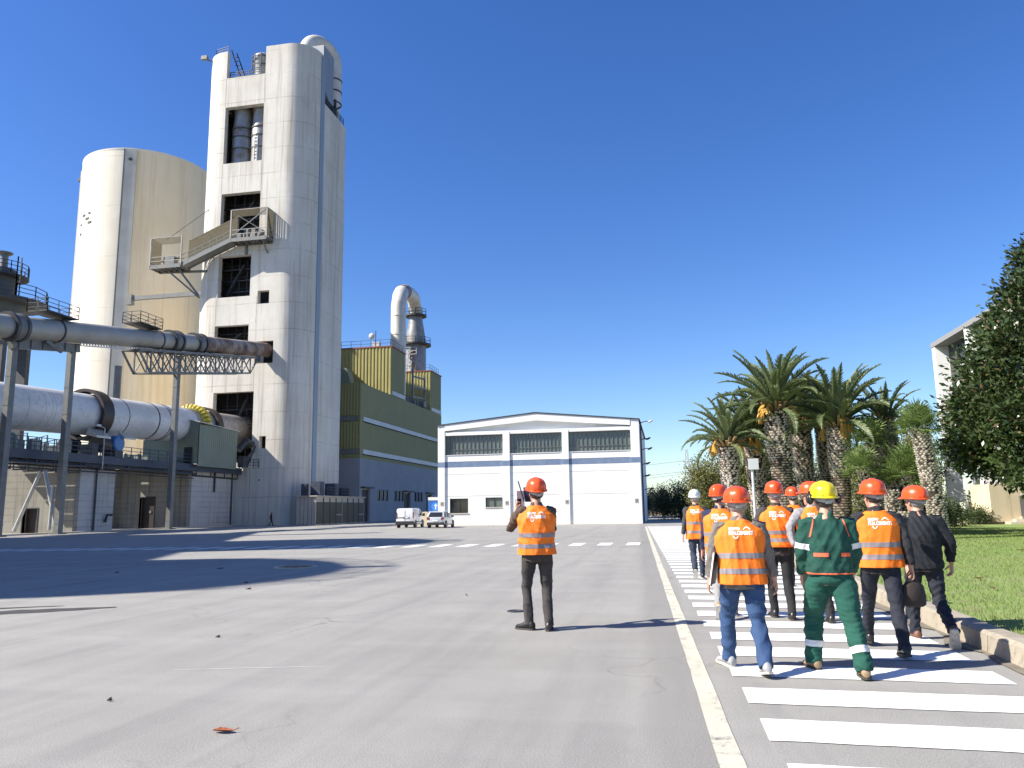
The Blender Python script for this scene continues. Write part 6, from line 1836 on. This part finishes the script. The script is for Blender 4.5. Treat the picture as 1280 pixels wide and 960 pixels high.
    if vest:
        mb = MB()
        ell_rings(mb, T, [(hem, .222, .168), (hem + .06, .22, .165), (.06, .214, .158), (.16, .214, .154), (.28, .224, .154), (.37, .229, .150), (.435, .214, .128), (.475, .172, .110), (.505, .128, .097), (.535, .094, .088)], 32)
        vm = bake(mb, .010 * vox, 3)
        wrinkle(vm, .026, seed + 3, (9.5, 9.5, 3.0), lambda c: np.clip(1.15 - (c[:, 2] - .85) * 1.1, .35, 1), bias=.42)
        # open underside so that the hem hangs free
        bm = bmesh.new(); bm.from_mesh(vm)
        lo = T(0, 0, hem + .012)
        bmesh.ops.bisect_plane(bm, geom=bm.verts[:] + bm.edges[:] + bm.faces[:], plane_co=lo, plane_no=(0, 0, 1), clear_inner=True)
        bm.to_mesh(vm); bm.free()
        vo = link('vest', vm, 'vest', root, 180)
        up_ = (T(0, 0, .3) - T(0, 0, 0)).normalized()
        for z0 in (.005 + (hem + .10) * .6, .155):
            b_ = band(vm, [(T(0, 0, z0), up_), (T(0, 0, z0 + .052), -up_)], .0035)
            link('reflective_stripe', b_, 'reflect', vo, 180)
        V, Fc = vest_print()
        ex = (T(1, 0, .4) - T(0, 0, .4)).normalized(); fwd = up_.cross(ex)
        pts = project(vm, V, T(0, -1.0, .395), ex * .212, up_ * .225, fwd, .0045)
        pm = bpy.data.meshes.new('print'); pm.from_pydata([tuple(p) for p in pts], [], Fc); pm.update()
        link('vest_print', pm, 'print', vo)
    # shoes
    for i in (0, 1):
        f, u = toe[i], upv[i]; sd = f.cross(u)
        a = ank[i]
        R = []
        for l, hw, ht in ((-.082, .02, .05), (-.074, .034, .085), (-.04, .040, .105), (.0, .041, .11), (.045, .043, .092), (.085, .047, .066), (.13, .049, .05), (.165, .041, .042), (.185, .026, .034), (.192, .01, .028)):
            ring = []
            for k in range(14):
                q = 2 * PI * k / 14
                zc = math.sin(q)
                ring.append(a + f * l + sd * hw * math.cos(q) * (1 if zc < .3 else (1 - .35 * (zc - .3))) + u * (-.076 + (ht * .5) * (zc + 1) * (1 if zc > -.6 else .4)))
            R.append(ring)
        mb = MB(); mb.rings(R); so_ = mb.build('shoe', shoe, root, smooth=60, local=True)
        R = []
        for dz_ in (-.09, -.068):
            ring = []
            for l, hw in ((-.088, 0), (-.078, .03), (-.04, .043), (.02, .043), (.08, .05), (.13, .052), (.17, .044), (.192, .026), (.2, 0)):
                ring.append((l, hw))
            pts = [a + f * l + sd * w_ + u * dz_ for l, w_ in ring] + [a + f * l - sd * w_ + u * dz_ for l, w_ in reversed(ring[1:-1])]
            R.append(pts)
        mb = MB(); mb.rings(R); mb.build('sole', sole, so_, local=True)
    info = dict(root=root, T=T, jm=jm, jac=jac, tm=tm, tro=tro, sh=sh, elb=elb, wr=wr, knee=knee, ank=ank, P=P, s=s, Hd=Hd, hips=hips)
    if extra: extra(info)
    return info

for k_, c_ in dict(j_black=(.022, .022, .026), j_navy=(.02, .028, .075), j_grey=(.17, .152, .135), j_lightgrey=(.30, .295, .30), j_brown=(.085, .055, .038), j_green=(.006, .066, .046), j_dark=(.05, .048, .05), j_night=(.010, .012, .018), t_black=(.014, .014, .015), t_jeans=(.028, .068, .165), t_darkjeans=(.026, .036, .062), t_charcoal=(.048, .042, .040), t_grey=(.27, .265, .26), t_navy=(.013, .016, .028), t_green=(.006, .078, .053)).items():
    MT[k_] = cloth('cloth ' + k_.replace('_', ' '), c_, tuple(v * .72 for v in c_))
MT['piping'] = mat('orange red piping', (.72, .12, .05), .7)

def panel(name, parent, m, c, ex, ez, w, h, t=.006, bend=0):
    c, ex, ez = Vector(c), Vector(ex).normalized(), Vector(ez)
    ez = (ez - ex * ez.dot(ex)).normalized(); ny = ex.cross(ez)
    R = []
    mb = MB(); q = []
    for sz in (-.5, .5):
        R.append([c + ex * sx * w + ez * sz * h + ny * sy * t for sx, sy in ((-.5, -.5), (.5, -.5), (.5, .5), (-.5, .5))])
    mb.rings(R)
    return mb.build(name, m, parent, local=True)

# --- the man with folder and phone in the middle of the yard
p = person('person standing alone on the open tarmac in orange vest holding up folder and phone', -1.66, 10.12, rad(10), 1.91,
           [(-.115, .03, 0, rad(52)), (.12, -.05, .0, rad(-4))], [(-.25, .26, 1.40), (.06, .36, 1.27)], 'j_brown', 't_charcoal', hem=-.065, jhem=-.14, seed=11, lean=-.02, head=(rad(14), -.08),
           poles=((-.45, -.3, -1), (.5, -.3, -.9)), hdirs=((-.0, .15, 1), (-.6, .5, .4)), palms=((1, .2, 0), (0, -.4, .8)), curls=(.95, 1.0), pelvis=(0, 0, .95), wide=1.02, group=None)
def hold(info, q):     # local canonical point -> world
    r = info['root']
    return r.matrix_basis @ Vector(q)
w = hold(p, p['wr'][0] + Vector((.03, .03, .10)))
t = thing('phone', 'dark phone held up in the left hand of the man standing alone', 'phone', w, rad(30))
panel('case', t, 'black_plastic', (0, 0, 0), (1, 0, 0), (0, -.1, 1), .078, .16, .011); panel('screen', t, 'glass_dark', (0, -.0072, 0), (1, 0, 0), (0, -.1, 1), .070, .145, .002)
w = hold(p, (-.13, .36, 1.60))
t = thing('folder', 'open folder with white page and navy cover held by the man standing alone', 'folder', w, 0)
panel('page', t, 'paper', (-.06, -.05, -.04), (.55, 1, 0), (-.05, -.1, 1), .17, .24, .006)
panel('cover', t, mat('navy folder cover', (.015, .018, .06), .5), (.045, .0, .03), (1, -.25, 0), (-.28, -.2, 1), .13, .2, .008)
mb = MB(); mb.tube([(-.075, -.12, .21), (.0, -.1, -.06)], .008, 6); mb.build('spine', 'leather', t, local=True)

# --- the walking group
person('person in white helmet and orange vest walking ahead on the left of the group', .62, 17.4, rad(1), 1.88, [(-.08, -.34, rad(62), 0, .02), (.09, .16, 0, 0)], [(-.275, -.06, .88), (.275, .08, .88)], 'j_dark', 't_darkjeans', helmet='h_white', hair='hair_grey', hem=-.15, seed=21, sole='sole_pale', shoe='leather', vox=1.6)
person('person in navy jacket and orange vest half hidden behind the man in jeans', .74, 11.5, rad(-6), 1.82, [(-.06, -.36, rad(58), 0, .02), (.12, .18, 0, 0)], [(-.27, .1, .88), (.27, -.05, .88)], 'j_navy', 't_grey', seed=31, shoe='tan_shoe', sole='sole_pale', head=(rad(-20), 0), vox=1.4)
def jeans_extra(q):
    pass
p4 = person('person in blue jeans, grey jacket and orange vest carrying a clipboard under the left arm', .68, 7.85, rad(2), 1.715, [(-.135, .21, rad(-4), rad(24)), (.125, -.27, rad(14), rad(2))], [(-.285, .09, .87), (.29, .04, .87)], 'j_grey', 't_jeans', hair='hair_grey', seed=41, shoe='grey_shoe', sole='sole_pale', hem=-.10, jhem=-.15, wide=1.10, lean=.06, poles=((-.9, -.7, 0), (.7, -.9, 0)), pelvis=(0, 0, .93), loose=1.1, jloose=1.0)
w = hold(p4, (-.245, .03, .99))
t = thing('clipboard', 'white clipboard held under the arm of the man in blue jeans', 'clipboard', w, rad(2))
panel('board', t, 'leather', (.012, 0, 0), (.3, 1, 0), (.22, .1, 1), .22, .31, .006); panel('sheets', t, 'paper', (0, -.02, 0), (.3, 1, 0), (.22, .1, 1), .215, .30, .012)
person('person in grey shouldered black jacket and orange vest just right of the man in jeans', 1.50, 11.45, rad(1), 1.85, [(-.09, .12, 0, rad(8)), (.10, -.14, 0, rad(-4))], [(-.16, .22, 1.0), (.16, .22, 1.0)], 'j_dark', 't_black', seed=51, hair='hair_grey', hem=-.02, wide=1.0, vox=1.3, poles=((-1, -.4, -.2), (1, -.4, -.2)))
person('person looking left with a pale grey sleeve reaching back beside green overalls', 1.93, 11.1, rad(6), 1.82, [(-.10, .05, 0, rad(10)), (.10, -.08, 0, rad(-6))], [(-.30, -.14, .98), (.24, .15, .95)], 'j_lightgrey', 't_black', seed=61, head=(rad(62), 0), vox=1.3, poles=((-.9, -.4, -.3), None))
person('person in orange helmet and vest farthest ahead in the group', 2.38, 15.7, rad(0), 1.86, [(-.09, .15, 0, 0), (.09, -.2, rad(20), 0)], [(-.27, .05, .88), (.27, -.05, .88)], 'j_dark', 't_navy', seed=71, vox=2.0)

def green_extra(q):
    r, T, jm, P = q['root'], q['T'], q['jm'], q['P']
    ex, ez = Vector((1, 0, 0)), Vector((0, 0, 1)); fwd = Vector((0, 1, 0))
    def patch(name, x0, z0, w, h, m, par, nx=8, nz=3, off=.007):
        V = [(x0 + w * i / nx, z0 + h * j / nz) for j in range(nz + 1) for i in range(nx + 1)]
        pts = project(jm if par is q['jac'] else q['tm'], V, Vector((0, -1, 0)), ex, ez, fwd, off)
        Fc = [(j * (nx + 1) + i, j * (nx + 1) + i + 1, (j + 1) * (nx + 1) + i + 1, (j + 1) * (nx + 1) + i) for j in range(nz) for i in range(nx)]
        me = bpy.data.meshes.new(name); me.from_pydata([tuple(a) for a in pts], [], Fc); me.update(); link(name, me, m, par, 180)
    patch('pocket_flap', -.155, 1.085, .12, .036, 'piping', q['jac']); patch('pocket_flap', .075, 1.085, .085, .036, 'piping', q['jac'])
    b_ = band(jm, [(T(0, 0, -.010), (0, 0, 1)), (T(0, 0, .002), (0, 0, -1))], .003, lambda c: abs(c.x) < .215); link('hem_piping', b_, 'piping', q['jac'], 180)
    for i in (0, 1):
        d = (q['elb'][i] - q['sh'][i]).normalized(); c = q['sh'][i].lerp(q['elb'][i], .70)
        b_ = band(jm, [(c, d), (c + d * .055, -d)], .004, lambda v, c=c, d=d: ((v - c) - d * (v - c).dot(d)).length < .105); link('sleeve_tape', b_, 'reflect_white', q['jac'], 180)
        d = (q['ank'][i] - q['knee'][i]).normalized(); c = q['knee'][i].lerp(q['ank'][i], .56)
        b_ = band(q['tm'], [(c, d), (c + d * .06, -d)], .004, lambda v, c=c, d=d: ((v - c) - d * (v - c).dot(d)).length < .12); link('leg_tape', b_, 'reflect_white', q['tro'], 180)
        # piping over the shoulder seam
        sx = -1 if i == 0 else 1
        V = [(sx * (.135 + .045 * t), 1.44 - .17 * t) for t in [k / 10 for k in range(11)]]
        V2 = [(u - sx * .012, v) for u, v in V]
        pa = project(jm, V, Vector((0, -1, 0)), ex, ez, fwd, .005); pb = project(jm, V2, Vector((0, -1, 0)), ex, ez, fwd, .005)
        me = bpy.data.meshes.new('shoulder_piping'); me.from_pydata([tuple(a) for a in pa + pb], [], [(k, k + 1, 12 + k, 11 + k) for k in range(10)]); me.update(); link('shoulder_piping', me, 'piping', q['jac'], 180)
person('person in dark green overalls with yellow helmet and black ear muffs', 1.48, 7.87, rad(3), 1.745, [(-.165, .16, 0, rad(14)), (.155, -.27, rad(3), rad(-6))], [(-.22, .14, .90), (.23, .14, .90)], 'j_green', 't_green', vest=False, helmet='h_yellow', shoe='tan_shoe', sole='sole_dark', jhem=-.03, seed=81, wide=1.06, loose=1.32, jloose=1.10, muffs=True, extra=green_extra, poles=((-.6, -1, -.1), (.6, -1, -.1)), pelvis=(0, 0, .93), head=(rad(6), 0))
p9 = person('person in orange vest and navy trousers carrying a dark bag beside the green overalls', 2.19, 8.95, rad(1), 1.80, [(-.075, .42, rad(-6), rad(6)), (.06, -.34, rad(6), rad(-2))], [(-.28, .05, .88), (.27, -.03, .88)], 'j_black', 't_navy', seed=91, hem=-.06, head=(rad(12), 0), wide=1.06, pelvis=(0, .02, .92))
w = hold(p9, p9['wr'][1] + Vector((.0, .0, -.10)))
t = thing('hand_bag', 'soft dark brown bag hanging from the hand beside the kerb', 'bag', w, rad(20))
mb = MB(); mb.rings([[(.13 * k * math.cos(2 * PI * i / 16), .06 * k * math.sin(2 * PI * i / 16), z) for i in range(16)] for k, z in ((.6, -.06), (.9, -.10), (1.05, -.2), (1.0, -.29), (.75, -.31))]); mb.build('pouch', cloth('bag cloth', (.045, .032, .028)), t, smooth=50, local=True)
mb = MB(); mb.tube([(-.07, 0, -.07), (-.05, 0, .0), (0, 0, .03), (.05, 0, 0), (.07, 0, -.07)], .008, 6); mb.build('handle', 'leather', t, local=True)
person('person in plain black jacket and orange helmet next to the kerb with one heel raised', 2.80, 9.65, rad(2), 1.735, [(-.06, .22, 0, rad(4)), (.10, -.40, rad(64), rad(-16), .02)], [(-.20, -.13, .88), (.30, .04, .89)], 'j_night', 't_navy', vest=False, seed=101, hair='hair_grey', shoe='brown_shoe', sole='sole_pale', jhem=-.10, wide=1.10, jloose=1.1, poles=((-.8, -.9, 0), (.8, -.6, 0)), head=(rad(22), 0), lean=.07, pelvis=(0, -.02, .92))
person('distant person in dark clothes walking along the foot of the concrete tower', -48.6, 91.0, rad(-70), 1.75, [(-.09, .2, 0, 0), (.09, -.2, rad(25), 0)], [(-.27, .1, .9), (.27, -.1, .9)], 'j_black', 't_black', vest=False, helmet=None, seed=111, vox=2.6, group=None)
